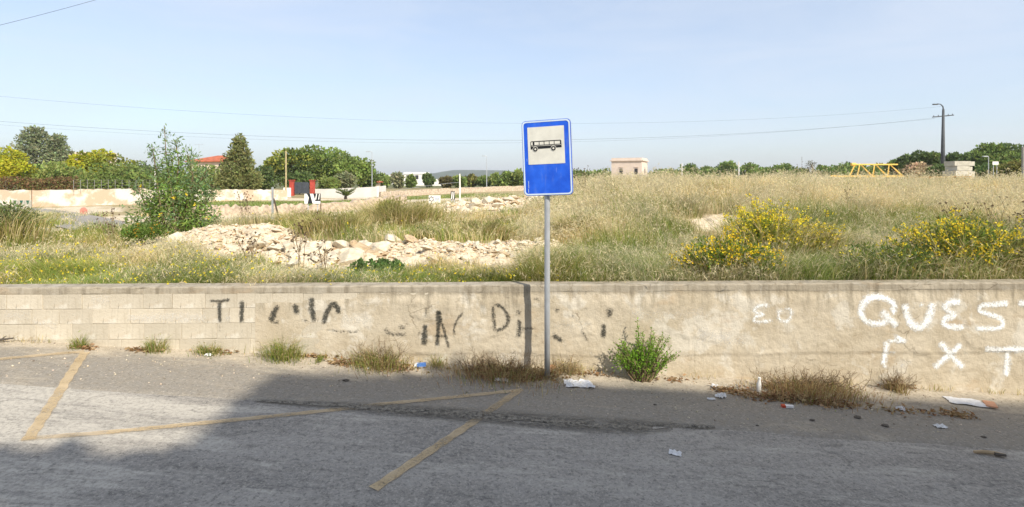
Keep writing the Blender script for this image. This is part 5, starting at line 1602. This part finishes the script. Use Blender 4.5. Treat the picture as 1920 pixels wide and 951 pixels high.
GR = (0.125, 0.18, 0.035)
bush('edge_bush', 'green bush cut by the left edge beyond the wall', G(4, 12.0), 0.85, 0.6, 1.08, (0.18, 0.24, 0.08), 3400, (0.07, 0.028), rp, col2=(0.17, 0.18, 0.07), blade=500)
bush('trailing_bush', 'low green bush with orange tints at the foot of the tall shrub', G(285, 11.6), 0.75, 0.5, 0.45, (0.16, 0.24, 0.05), 2600, (0.06, 0.03), rp, flowers=40, fsize=0.035, flowercol=np.array((0.6, 0.32, 0.04)))
bush('grassy_mound_bush', 'broad olive green grassy bush left of the gear board', G(748, 16.5), 1.45, 0.9, 1.0, (0.29, 0.28, 0.08), 3600, (0.09, 0.02), rp, col2=(0.30, 0.26, 0.11), blade=3200, up=1.2)
bush('grassy_bush', 'wispy green bush on the stones left of the centre', G(622, 12.4), 0.80, 0.5, 0.60, (0.31, 0.31, 0.09), 1500, (0.07, 0.016), rp, col2=(0.34, 0.30, 0.13), blade=2200, up=1.2)
bush('grassy_bush', 'wispy olive bush behind the rubble bank beside the chevron board', G(560, 15.5), 0.8, 0.5, 0.6, (0.30, 0.29, 0.09), 1300, (0.07, 0.016), rp, col2=(0.30, 0.24, 0.11), blade=1500, up=1.2)
bush('grassy_bush', 'low dark grass clump left of the sign pole on the terrace', G(905, 12.3), 0.85, 0.35, 0.42, (0.25, 0.25, 0.075), 1300, (0.06, 0.016), rp, col2=(0.34, 0.28, 0.13), blade=2200, up=1.2)
bush('grassy_bush', 'dark olive bush just right of the sign pole', G(1085, 12.0), 0.5, 0.45, 0.62, (0.20, 0.23, 0.065), 1500, (0.06, 0.02), rp, col2=(0.26, 0.24, 0.09), blade=1300, up=1.0)
bush('grassy_bush', 'small weed tuft on the sandy terrace left of the sign', G(800, 11.8), 0.3, 0.3, 0.35, (0.14, 0.16, 0.05), 500, (0.05, 0.016), rp, blade=500, up=1.0)
bush('creeping_weed', 'dark green creeping weed below the large stones', G(705, 8.7), 0.62, 0.35, 0.24, (0.13, 0.21, 0.065), 2600, (0.045, 0.035), rp, up=0.5, cat='weed')
bush('olive_scrub', 'olive scrub bush on the dry slope right of the sign plate', G(1170, 18), 0.9, 0.6, 0.6, (0.28, 0.28, 0.08), 1500, (0.07, 0.02), rp, col2=STRAW, blade=1400, up=1.0)
bush('olive_scrub', 'dark scrub on the slope above the bare earth patch', G(1300, 17.5), 0.7, 0.5, 0.42, (0.25, 0.26, 0.075), 1000, (0.06, 0.02), rp, col2=STRAW, blade=900, up=1.0)
bush('yellow_flower_bush', 'tall bush covered in yellow flowers, upper one left of the grassy gap', G(1436, 8.7), 0.56, 0.45, 1.16, (0.25, 0.30, 0.05), 3000, (0.05, 0.018), rp, flowers=270, fsize=0.031, blade=450, shoots=75, lobes=22)
bush('yellow_flower_bush', 'thinner yellow flowered bush right of the tall flowering bush', G(1526, 9.0), 0.46, 0.36, 0.95, (0.29, 0.30, 0.07), 1300, (0.05, 0.018), rp, flowers=130, fsize=0.031, col2=STRAW, blade=450, shoots=55, lobes=20)
bush('yellow_flower_bush', 'low yellow flowered bush close behind the wall', G(1365, 7.5), 0.70, 0.30, 0.72, (0.18, 0.26, 0.045), 3400, (0.05, 0.020), rp, flowers=200, fsize=0.027, shoots=80, lobes=26, flowercol=np.array((0.88, 0.62, 0.03)), blade=260)
bush('green_weed_bush', 'dense dark green weed bush with few yellow blooms behind the wall', G(1672, 7.5), 0.72, 0.3, 0.60, (0.13, 0.205, 0.045), 2400, (0.06, 0.020), rp, shoots=90, lobes=26, flowers=36, fsize=0.028, col2=(0.21, 0.25, 0.055), blade=520)
bush('yellow_flower_bush', 'large sprawling yellow flowered bush at the right end of the wall', G(1812, 7.7), 0.95, 0.45, 0.98, (0.18, 0.25, 0.05), 4800, (0.055, 0.020), rp, shoots=110, lobes=28, flowers=240, fsize=0.030, flowercol=np.array((0.86, 0.66, 0.05)), col2=(0.24, 0.24, 0.07), blade=350, stems=26)
bush('small_flower_weed', 'small weed with orange yellow blooms right of the sign pole', G(1110, 7.8), 0.36, 0.25, 0.26, (0.14, 0.18, 0.04), 800, (0.04, 0.014), rp, flowers=40, fsize=0.024, flowercol=np.array((0.78, 0.45, 0.03)), cat='weed', blade=250)
bush('leaning_bush', 'brown twiggy bush cut by the right edge behind the wall', G(1925, 7.7), 0.4, 0.35, 0.85, (0.23, 0.19, 0.075), 1200, (0.05, 0.018), rp, stems=24, blade=200)

# dry thistle stalks
def thistle(label, px, Y, top, n_st, rng, spread=0.35):
    b_ = G(px, Y)
    H = CAMZ - (top-HZ)/F*Y - b_.z
    t = thing('dry_thistle', label, 'thistle', b_, 'dry thistle stalks')
    sb, hb = MB(), MB()
    for i in range(n_st):
        a = rng.random()*6.283; s = rng.random()*spread*H
        e = np.array([s*math.cos(a), s*math.sin(a)*0.5, H*rng.uniform(0.6, 1.0)])
        limb(sb, (0, 0, -0.05), e, 0.007, 0.003, rng, 0.03)
        for j in range(4):
            f_ = rng.uniform(0.45, 0.95); p = e*f_
            q = p + dirs(1, rng, 0.6)[0]*rng.uniform(0.08, 0.22)
            sb.tube([tuple(p), tuple(q)], [0.003, 0.002], 4, cap=False)
            leaf_cards(hb, np.tile(q, (9, 1)), dirs(9, rng), 0.026, 0.018, jit((0.15, 0.10, 0.06), 9, rng, 0.3, 0.1), rng)
        leaf_cards(hb, np.tile(e, (9, 1)), dirs(9, rng), 0.03, 0.02, jit((0.15, 0.10, 0.06), 9, rng, 0.3, 0.1), rng)
    sb.build('stalks', M['twig'], t); kind(hb.build('seed_heads', M['leaf'], t), 'stuff')
thistle('tall dry brown thistle standing before the stone bank', 560, 8.6, 398, 6, rp)
thistle('dry thistle with many heads left of the large stones', 470, 9.2, 428, 6, rp, 0.5)
thistle('dark dry thistle below the large stones', 608, 8.4, 448, 5, rp, 0.5)
thistle('dry thistle left of the tall leafy shrub', 210, 11.5, 384, 6, rp)
thistle('dry thistle behind the rubble bank left of the braced stake', 462, 15.0, 358, 9, rp, 0.4)
thistle('dry thistle at the crest right of the sign plate', 1092, 20, 306, 6, rp, 0.3)
thistle('twiggy dry stalk at the crest beside the lone dark shrub', 1505, 30, 292, 6, rp, 0.4)
thistle('dark headed thistle in the dry grass above the sprawling flower bush', 1800, 11.5, 372, 7, rp, 0.6)
thistle('dark headed thistle at the right edge of the field', 1896, 11.0, 362, 7, rp, 0.6)
thistle('brown dry thistle stalks above the crane section in the grass', 1590, 15, 338, 4, rp, 0.3)

# ------------------------------------------------------------------ plants at the foot of the wall
def at_wall(px, off=0.15):
    x = W(px, 650)[0]
    x, y, _ = wl(x, off, 0)
    return Vector((x, y, sz(x, y)))
bush('wall_caper_bush', 'fresh bright green bush growing at the foot of the wall', at_wall(1196, 0.22), 0.38, 0.18, 0.50, (0.19, 0.335, 0.035), 1200, (0.036, 0.014), rp, stems=30, lobes=30, up=0.5, shoots=46)
wb = bpy.context.scene.objects['wall_caper_bush']
mb = MB(); lv = MB()
for i in range(26):
    a = rp.uniform(0.25, 2.9); L = rp.uniform(0.5, 0.72)
    e = np.array([math.cos(a)*L*0.62, rp.normal()*0.06-0.02, math.sin(a)*L*0.98+0.05])
    limb(mb, (0, 0, 0), e, 0.006, 0.002, rp, 0.03)
    for f_ in np.linspace(0.45, 1.0, 12):
        leaf_cards(lv, np.tile(e*f_, (3, 1)), dirs(3, rp, 0.4), 0.04, 0.013, jit((0.21, 0.35, 0.045), 3, rp, 0.3, 0.1), rp)
mb.build('shoots', M['twig'], wb); lv.build('shoot_leaves', M['leaf'], wb)

def tuft(name, label, px, w_, h, n, green, rng, off=0.10, dead=0.0, cat='weed', depth=0.12, group='weeds at the foot of the wall', twigs=0):
    b_ = at_wall(px, off)
    t = thing(name, label, cat, b_, group)
    mb = MB()
    p0 = np.stack([rng.normal(size=n)*w_*0.40, -np.abs(rng.normal(size=n))*depth*0.5+0.04, np.zeros(n)], 1)
    p0[:, 2] = -0.063*p0[:, 0] - 0.01
    g = rng.random((n, 1)) < green
    c = np.where(g, np.where(rng.random((n, 1)) < .5, jit(OLIVE, n, rng, 0.3, 0.1), jit(GREEN, n, rng, 0.3, 0.1)), np.where(rng.random((n, 1)) < dead, jit(RUST, n, rng, 0.35, 0.1), jit(STRAW*0.9, n, rng, 0.25, 0.06)))
    hh = h*(0.35+0.75*rng.random(n))*np.exp(-(p0[:, 0]/w_)**2)
    az = np.arctan2(p0[:, 1]-0.02, p0[:, 0]) + rng.normal(size=n)*0.9
    blades(mb, p0, hh, 0.005, rng.uniform(0.15, 1.2, n), az, c, c*1.1, rng)
    kind(mb.build('blades', M['grass'], t), 'stuff')
    lb2 = MB(); k_ = n//2
    pos = np.stack([rng.normal(size=k_)*w_*0.36, -np.abs(rng.normal(size=k_))*depth*0.5+0.02, np.abs(rng.normal(size=k_))*h*0.28+0.01], 1)
    pos[:, 2] -= 0.063*pos[:, 0]
    c = np.where(rng.random((k_, 1)) < green, jit(OLIVE, k_, rng, 0.3, 0.12), np.where(rng.random((k_, 1)) < dead, jit(RUST, k_, rng, 0.4, 0.1), jit(STRAW*0.8, k_, rng, 0.3, 0.06)))
    leaf_cards(lb2, pos, dirs(k_, rng, 0.4), rng.uniform(0.015, 0.045, k_), 0.009, c, rng)
    kind(lb2.build('leaves', M['leaf'], t), 'stuff')
    if twigs:
        tw = MB()
        for i in range(twigs):
            a = rng.uniform(0.1, 3.04); L = h*rng.uniform(0.6, 1.35)
            s0 = np.array([rng.normal()*w_*0.3, -0.02, 0])
            e = s0 + np.array([math.cos(a)*L, rng.normal()*0.06-0.05, abs(math.sin(a))*L])
            limb(tw, s0, e, 0.003, 0.0015, rng, 0.07, 5)
            for j in range(3):
                p = s0 + (e-s0)*rng.uniform(0.4, 0.9)
                tw.tube([tuple(p), tuple(p + dirs(1, rng, 0.3)[0]*rng.uniform(0.04, 0.12))], [0.002, 0.001], 3, cap=False)
        kind(tw.build('twigs', M['twig'], t), 'stuff')
tuft('grass_tuft', 'small blue green weed at the wall where the painted line ends', 163, 0.11, 0.20, 160, 0.85, rp)
tuft('grass_tuft', 'green grass tuft with bent blades, second weed from the left', 303, 0.16, 0.26, 240, 0.72, rp)
tuft('grass_tuft', 'low green double tuft below the black letter T', 400, 0.24, 0.18, 260, 0.75, rp)
tuft('grass_tuft', 'broad green grass clump under the black letters', 540, 0.32, 0.34, 520, 0.72, rp, depth=0.2)
tuft('small_weed', 'tiny bright green weed beside the broad grass clump', 607, 0.05, 0.11, 90, 1.0, rp, off=0.14)
tuft('grass_tuft', 'grey green clump on brown leaf litter left of the blue wrapper', 716, 0.48, 0.28, 760, 0.50, rp, dead=0.45, depth=0.3, twigs=60, off=0.16)
tuft('dry_clump', 'large dry brown clump left of the sign pole', 945, 0.95, 0.25, 1500, 0.12, rp, dead=0.55, depth=0.5, twigs=150, off=0.20)
tuft('dry_clump', 'sparse dry grass at the foot of the sign pole', 1062, 0.24, 0.26, 240, 0.12, rp, dead=0.2, depth=0.15, twigs=10)
tuft('dry_clump', 'wide brown twiggy clump under the small white Eo letters', 1490, 1.0, 0.25, 1500, 0.10, rp, dead=0.65, depth=0.5, twigs=210, off=0.22)
tuft('dry_clump', 'small brown twig clump below the white letter È', 1664, 0.14, 0.26, 200, 0.08, rp, dead=0.6, depth=0.2, twigs=50)
tuft('grass_tuft', 'thin green sprigs right of the blue wrapper', 822, 0.12, 0.18, 110, 0.6, rp, off=0.12)

mb = MB(); n_ = 900
xw = rp.uniform(-7.5, 8.5, n_); kp = fbm(xw*1.7, xw*0+3, 3) > 0.50
xw = xw[kp]; n_ = len(xw)
yw = wall_y(xw) - 0.03 - np.abs(rp.normal(size=n_))*0.035
pw_ = np.stack([xw, yw, np.array([sz(a, b2) for a, b2 in zip(xw, yw)])-0.005], 1)
cw = np.where(rp.random((n_, 1)) < 0.35, jit(OLIVE, n_, rp, 0.3, 0.1), jit(STRAW*0.85, n_, rp, 0.3, 0.06))
blades(mb, pw_, rp.uniform(0.03, 0.16, n_), 0.005, rp.uniform(0.2, 1.2, n_), rp.uniform(0, 6.28, n_), cw, cw*1.1, rp)
o = mb.build('joint_grass', M['grass']); o['label'] = 'sparse grass blades sprouting along the joint of wall and ground'; kind(o, 'stuff')
# dead leaves
dl = MB()
def litter(px, py, w_, d_, n):
    n = int(n*1.9)
    c0 = R(px, py)
    x = c0.x + rp.normal(size=n)*w_*0.45; y = c0.y + rp.normal(size=n)*d_*0.45
    y = np.minimum(y, wall_y(x)-0.03)
    z = np.array([sz(a, b2) for a, b2 in zip(x, y)]) + 0.006 + 0.035*rp.random(n)**2
    cl = np.where(rp.random((n, 1)) < 0.55, jit((0.26, 0.155, 0.075), n, rp, 0.4, 0.08), jit((0.42, 0.30, 0.17), n, rp, 0.3, 0.06))
    ax = dirs(n, rp); ax[:, 2] *= 0.25
    leaf_cards(dl, np.stack([x, y, z], 1), ax, rp.uniform(0.03, 0.075, n), rp.uniform(0.016, 0.036, n), cl, rp)
for a in ((720, 690, .42, .12, 240), (640, 684, .2, .08, 60), (960, 708, .55, .14, 380), (1010, 704, .3, .1, 130), (1480, 748, .60, .17, 420), (1560, 760, .35, .10, 130), (1370, 735, .28, .1, 90), (1680, 728, .22, .1, 80), (1790, 780, .3, .12, 70), (270, 661, .22, .05, 50), (160, 655, .16, .04, 40), (590, 670, .25, .05, 50), (1250, 716, .5, .08, 30), (1700, 775, .5, .15, 40), (1100, 706, .4, .06, 40), (400, 664, .3, .04, 30)):
    litter(*a)
o = dl.build('fallen_leaves', M['leaf']); o['label'] = 'brown fallen leaves drifted along the foot of the wall'; kind(o, 'stuff')

# grit and crumbs on the shoulder
mb = MB(); n_ = 2600
xg = rp.uniform(-8, 8, n_); yg = 5.45 + 1.25*rp.random(n_)**0.6
yg = np.minimum(yg, wall_y(xg)-0.02)
zg2 = np.array([sz(a, b2) for a, b2 in zip(xg, yg)])
sg = 0.003 + 0.012*rp.random(n_)**5
base = np.array([(1,0,0),(-1,0,0),(0,1,0),(0,-1,0),(0,0,.8),(0,0,-.8)])
Tt = np.array([(0,2,4),(2,1,4),(1,3,4),(3,0,4),(2,0,5),(1,2,5),(3,1,5),(0,3,5)])
V = base[None]*sg[:, None, None]*(1+0.6*(rp.random((n_, 6, 3))-.5)) + np.stack([xg, yg, zg2+sg*0.3], 1)[:, None]
cg = np.where(rp.random((n_, 1)) < 0.75, jit((0.52, 0.44, 0.33), n_, rp, 0.25, 0.05), jit((0.22, 0.18, 0.14), n_, rp, 0.3, 0.05))
mb.add(V.reshape(-1, 3), None, (np.arange(n_)[:, None, None]*6 + Tt[None]).reshape(-1, 3), np.repeat(cg, 6, axis=0))
o = mb.build('grit', M['soil']); o['label'] = 'loose grit on the dusty shoulder'; kind(o, 'stuff')

# ------------------------------------------------------------------ rubbish
def crumple(name, label, px, py, w_, d_, h, mat, cat, rng, rot=0.0, lift=0.0, extra=None, n=9, flat=False):
    c0 = R(px, py)
    t = thing(name, label, cat, (c0.x, c0.y, sz(c0.x, c0.y) + lift), rotz=rot)
    mb = MB(); V = []
    for j in range(n):
        for i in range(n):
            u, v = i/(n-1)-0.5, j/(n-1)-0.5
            edge = 1 - 0.12*rng.random()
            hh = (rng.random()*h if not flat else h*(0.25+0.5*abs(math.sin(u*5+v*2))*rng.uniform(.6, 1))) * (1 if 0 < i < n-1 and 0 < j < n-1 else 0.45)
            V.append((u*w_*edge + rng.normal()*w_*0.02, v*d_*edge + rng.normal()*d_*0.02, 0.006 + hh - 0.063*u*w_))
    Q = [(j*n+i, j*n+i+1, (j+1)*n+i+1, (j+1)*n+i) for j in range(n-1) for i in range(n-1)]
    m_ = len(V)
    V2 = [(a, b2, c2-0.003) for a, b2, c2 in V]
    ring = [i for i in range(n)] + [j*n+n-1 for j in range(1, n)] + [(n-1)*n+i for i in range(n-2, -1, -1)] + [j*n for j in range(n-2, 0, -1)]
    Q2 = [tuple(m_+k for k in reversed(q)) for q in Q] + [(ring[i], m_+ring[i], m_+ring[(i+1) % len(ring)], ring[(i+1) % len(ring)]) for i in range(len(ring))]
    mb.add(V+V2, Q+Q2)
    mb.build('sheet', mat, t)
    if extra:
        extra(t)
    return t
crumple('plastic_bag', 'crumpled white plastic sheet on the ground right of the sign pole', 1085, 723, 0.36, 0.20, 0.055, M['paper'], 'litter', rp, 0.1)
crumple('paper_scrap', 'single pale paper scrap lying on the dark asphalt', 1266, 851, 0.115, 0.085, 0.02, M['paper'], 'litter', rp, -0.4)
def card_edge(t):
    mb = MB(); mb.box((0.235, -0.03, 0.012), (0.11, 0.18, 0.016), Matrix.Rotation(-0.35, 3, 'Z')); mb.build('orange_flap', M['cardboard'], t)
crumple('flat_paper', 'flattened white packaging with an orange end near the wall at right', 1812, 757, 0.44, 0.22, 0.035, M['paper'], 'litter', rp, -0.18, extra=card_edge, flat=True)
def blue_end(t):
    mb = MB(); mb.box((0.02, -0.015, 0.03), (0.105, 0.05, 0.035), Matrix.Rotation(0.1, 3, 'Z')); mb.build('blue_print', M['blue_pack'], t)
crumple('blue_wrapper', 'crushed blue and white wrapper at the wall left of the dry clump', 788, 690, 0.14, 0.08, 0.045, M['paper'], 'litter', rp, extra=blue_end)
crumple('paper_scrap', 'small white scrap right of the low double tuft', 391, 669, 0.085, 0.05, 0.03, M['paper'], 'litter', rp)
crumple('paper_scrap', 'white tissue scrap in front of the large dry clump', 940, 716, 0.16, 0.07, 0.035, M['paper'], 'litter', rp)
crumple('paper_scrap', 'folded white paper left of the wide brown clump', 1352, 746, 0.13, 0.08, 0.05, M['paper'], 'litter', rp, 0.5)
crumple('paper_scrap', 'thin white scrap lying left of the folded paper', 1334, 751, 0.10, 0.04, 0.015, M['paper'], 'litter', rp)
crumple('paper_scrap', 'small white scrap at the left edge of the wide brown clump', 1341, 729, 0.09, 0.05, 0.04, M['paper'], 'litter', rp)
crumple('paper_scrap', 'tiny white scrap before the leaf litter left of the blue wrapper', 690, 693, 0.05, 0.035, 0.02, M['paper'], 'litter', rp)
crumple('dirty_wrapper', 'crumpled grey white wrapper on the shoulder below the white X', 1690, 770, 0.12, 0.07, 0.04, M['paper'], 'litter', rp)
crumple('dirty_wrapper', 'torn pale wrapper on twigs below the flattened packaging', 1763, 803, 0.13, 0.07, 0.03, M['paper'], 'litter', rp)
crumple('paper_scrap', 'greyish crumpled ball in the small twig clump', 1684, 724, 0.07, 0.06, 0.07, M['paper'], 'litter', rp, lift=0.03)
crumple('paper_scrap', 'pale yellowish scrap at the foot of the sign pole', 1036, 697, 0.10, 0.06, 0.05, M['cardboard'], 'litter', rp)
c0 = R(1474, 766)
t = thing('cigarette_pack', 'small red and white carton in front of the wide brown clump', 'litter', (c0.x, c0.y, sz(c0.x, c0.y)), rotz=-0.15)
mb = MB(); mb.box((0.035, 0, 0.014), (0.085, 0.045, 0.022)); mb.build('carton', M['paper'], t)
mb = MB(); mb.box((-0.030, 0, 0.015), (0.038, 0.047, 0.025)); mb.build('red_end', M['red_pack'], t)
c0 = R(1422, 737)
t = thing('plastic_bottle', 'small white plastic bottle standing in the wide brown clump', 'bottle', (c0.x, c0.y, sz(c0.x, c0.y)))
mb = MB(); mb.tube([(0, 0, 0), (0.004, 0, 0.02), (0.006, 0, 0.11), (0.012, 0, 0.145), (0.012, 0, 0.16)], [0.024, 0.027, 0.027, 0.016, 0.014], 12); mb.build('body', M['white_wall'], t, smooth=True)
mb = MB(); mb.tube([(0.012, 0, 0.16), (0.013, 0, 0.185)], 0.018, 10); mb.build('cap', M['white_wall'], t)
c0 = R(1206, 708)
t = thing('glass_bottle', 'green glass bottle lying under the bright green bush', 'bottle', (c0.x, c0.y, sz(c0.x, c0.y)+0.035), rotz=0.1)
mb = MB(); mb.tube([(-0.13, 0, 0), (-0.125, 0, 0), (0.03, 0, -0.002), (0.07, 0, -0.004), (0.13, 0, -0.006)], [0.025, 0.033, 0.033, 0.015, 0.014], 12); mb.build('body', M['green_glass'], t, smooth=True)
mb = MB(); mb.tube([(0.13, 0, -0.006), (0.15, 0, -0.007)], 0.016, 10); mb.build('cap', M['galv'], t)
c0 = R(1856, 854)
t = thing('rusty_strip', 'brown broken stick lying on the asphalt edge at right', 'stick', (c0.x, c0.y, sz(c0.x, c0.y)+0.015), rotz=-0.12)
mb = MB(); mb.tube([(-0.14, 0, 0.01), (-0.05, 0.008, 0.012), (0.04, 0, 0.01), (0.13, -0.012, 0)], [0.012, 0.017, 0.016, 0.012], 6); mb.build('wood', M['stone_tan'], t)
mb = MB(); mb.tube([(0.03, -0.018, 0.008), (0.12, -0.03, 0.006)], [0.016, 0.012], 6); mb.build('charred_end', M['dark_stone'], t)
c0 = R(10, 645)
t = thing('dark_stick', 'dark stick at the foot of the wall at the left edge', 'stick', (c0.x, c0.y, sz(c0.x, c0.y)+0.02), rotz=0.2)
mb = MB(); mb.tube([(-0.2, 0, 0), (-0.05, 0, 0.02), (0.08, 0.01, 0.03)], [0.012, 0.016, 0.008], 6); mb.build('wood', M['dark_stone'], t)
mb = MB(); mb.tube([(-0.05, 0, 0.02), (0.0, 0.02, 0.06)], [0.008, 0.004], 5); mb.build('side_twig', M['dark_stone'], t)
for (px, py, s_, lb) in ((1523, 790, 0.05, 'dark pebble on the shoulder in front of the wide brown clump'), (1731, 762+10, 0.07, 'dark clod on the shoulder below the white letter X'), (1845, 822, 0.05, 'dark pebble on the shoulder at far right'), (1660, 801, 0.07, 'flat dark clod on the grey shoulder edge'),
                         (1228, 761, 0.035, 'dark pebble on the shoulder right of the sign pole'), (1420, 800, 0.03, 'tiny dark pebble at the asphalt edge'), (1607, 785, 0.07, 'flat brown bark chip on the shoulder'), (648, 716, 0.07, 'dark flat chip on the grey shoulder left of centre')):
    c0 = R(px, py)
    o = bpy.data.objects.new('pebble', stone_mesh(int(px), M['dark_stone'], 0.5)); COL.objects.link(o)
    o.location = (c0.x, c0.y, sz(c0.x, c0.y)+s_*0.15); o.scale = (s_*1.3, s_, s_*0.7)
    tag(o, lb, 'pebble', 'dark pebbles and clods on the shoulder')

# small palm in front of the white garden wall
pm = thing('small_palm', 'small palm in front of the white garden wall', 'palm', P(648, 372, 60))
mb = MB()
mb.tube([(0, 0, -0.5), (0, 0, 0.25)], [0.22, 0.16], 8); mb.build('trunk', M['bark'], pm)
for i in range(26):
    a = i*2.399; el = rt.uniform(0.3, 1.35)
    L = rt.uniform(1.0, 1.35)
    mb = MB(); pts = []
    for f_ in np.linspace(0, 1, 7):
        e2 = el - 0.9*f_*f_
        pts.append(np.array([math.cos(a)*L*f_*math.cos(e2), math.sin(a)*L*f_*math.cos(e2), 0.25 + L*f_*math.sin(el)*(1-0.25*f_)]))
    mb.tube([tuple(p) for p in pts], list(np.linspace(0.02, 0.006, 7)), 4, C=np.array((0.13, 0.15, 0.04)))
    for p0, p1 in zip(pts[:-1], pts[1:]):
        for s_ in (-1, 1):
            for f_ in (0.2, 0.7):
                q = p0 + (p1-p0)*f_
                sd = np.array([-math.sin(a), math.cos(a), 0])*s_ + (p1-p0)/np.linalg.norm(p1-p0)*0.7
                leaf_cards(mb, q[None], sd[None], 0.34, 0.06, jit((0.12, 0.155, 0.04), 1, rt, 0.25, 0.1), rt)
    mb.build('frond', M['leaf'], pm)

# ------------------------------------------------------------------ the far side of the road, behind the camera: it shades the carriageway
KX, KY = math.sin(SUN_AZ)/math.tan(SUN_EL), math.cos(SUN_AZ)/math.tan(SUN_EL)
bx0, by0 = 5.9, -4.9
hb = (6.15 - by0)/KY
bd0 = thing('roadside_building', 'plain three storey rendered building across the road, behind the viewpoint', 'building', (bx0+11, by0, -0.7))
mb = MB(); mb.box((0, -5, hb/2), (22, 10, hb)); mb.build('wall', M['cream_wall'], bd0)
mb = MB(); mb.box((0, -5, hb+0.3), (22.3, 10.3, 0.6)); mb.build('parapet', M['cream_wall'], bd0)
for fl in range(3):
    for k in range(6):
        mb = MB(); mb.box((-9+3.6*k, 0.02, 1.9+3.6*fl), (1.1, 0.08, 1.5)); wo = mb.build('window', M['dark'], bd0)
        mb = MB(); mb.box((-9+3.6*k, 0.08, 1.05+3.6*fl), (1.4, 0.16, 0.08)); mb.build('sill', M['conc_block'], wo)
rk = np.random.default_rng(9)
def shade_tree(label, sx_, sy_, h, half):
    """a tree whose crown top throws its shadow at sx_, sy_ on the road"""
    zc_ = h*0.90
    b_ = Vector((sx_ + zc_*KX, sy_ - zc_*KY, 0.0)); b_.z = float(road_z(b_.x))
    tree('roadside_tree', label, b_, h, half, np.array(MID), rk, 'round', 9000, (0.40, 0.28), 'trees across the road', 'tree', None, 0.22, 1.0, 0.3)
shade_tree('dense tree across the road behind the viewpoint, beside the building', -1.3, 5.7, 10.5, 2.2)
shade_tree('dense tree across the road behind the viewpoint, left of the first', -3.3, 3.7, 9.0, 2.2)
shade_tree('dense tree across the road behind the viewpoint, nearest the road', 0.4, 5.2, 10.0, 2.6)
shade_tree('dense tree across the road behind the viewpoint, farthest left of the row', -5.0, 2.0, 8.0, 2.6)

# ------------------------------------------------------------------ summer haze
hz = MB(); hz.box((0, 2015, 36), (19000, 4230, 84))
m = bpy.data.materials.new('summer_haze'); m.use_nodes = True
nt = m.node_tree; nt.nodes.clear()
mo = nt.nodes.new('ShaderNodeOutputMaterial'); pv = nt.nodes.new('ShaderNodeVolumePrincipled')
pv.inputs['Color'].default_value = (0.97, 0.985, 1.0, 1)
pv.inputs['Density'].default_value = 0.00022
pv.inputs['Anisotropy'].default_value = 0.2
nt.links.new(pv.outputs[0], mo.inputs['Volume'])
o = hz.build('haze', m); o['label'] = 'thin pale summer haze in the air'; kind(o, 'stuff')
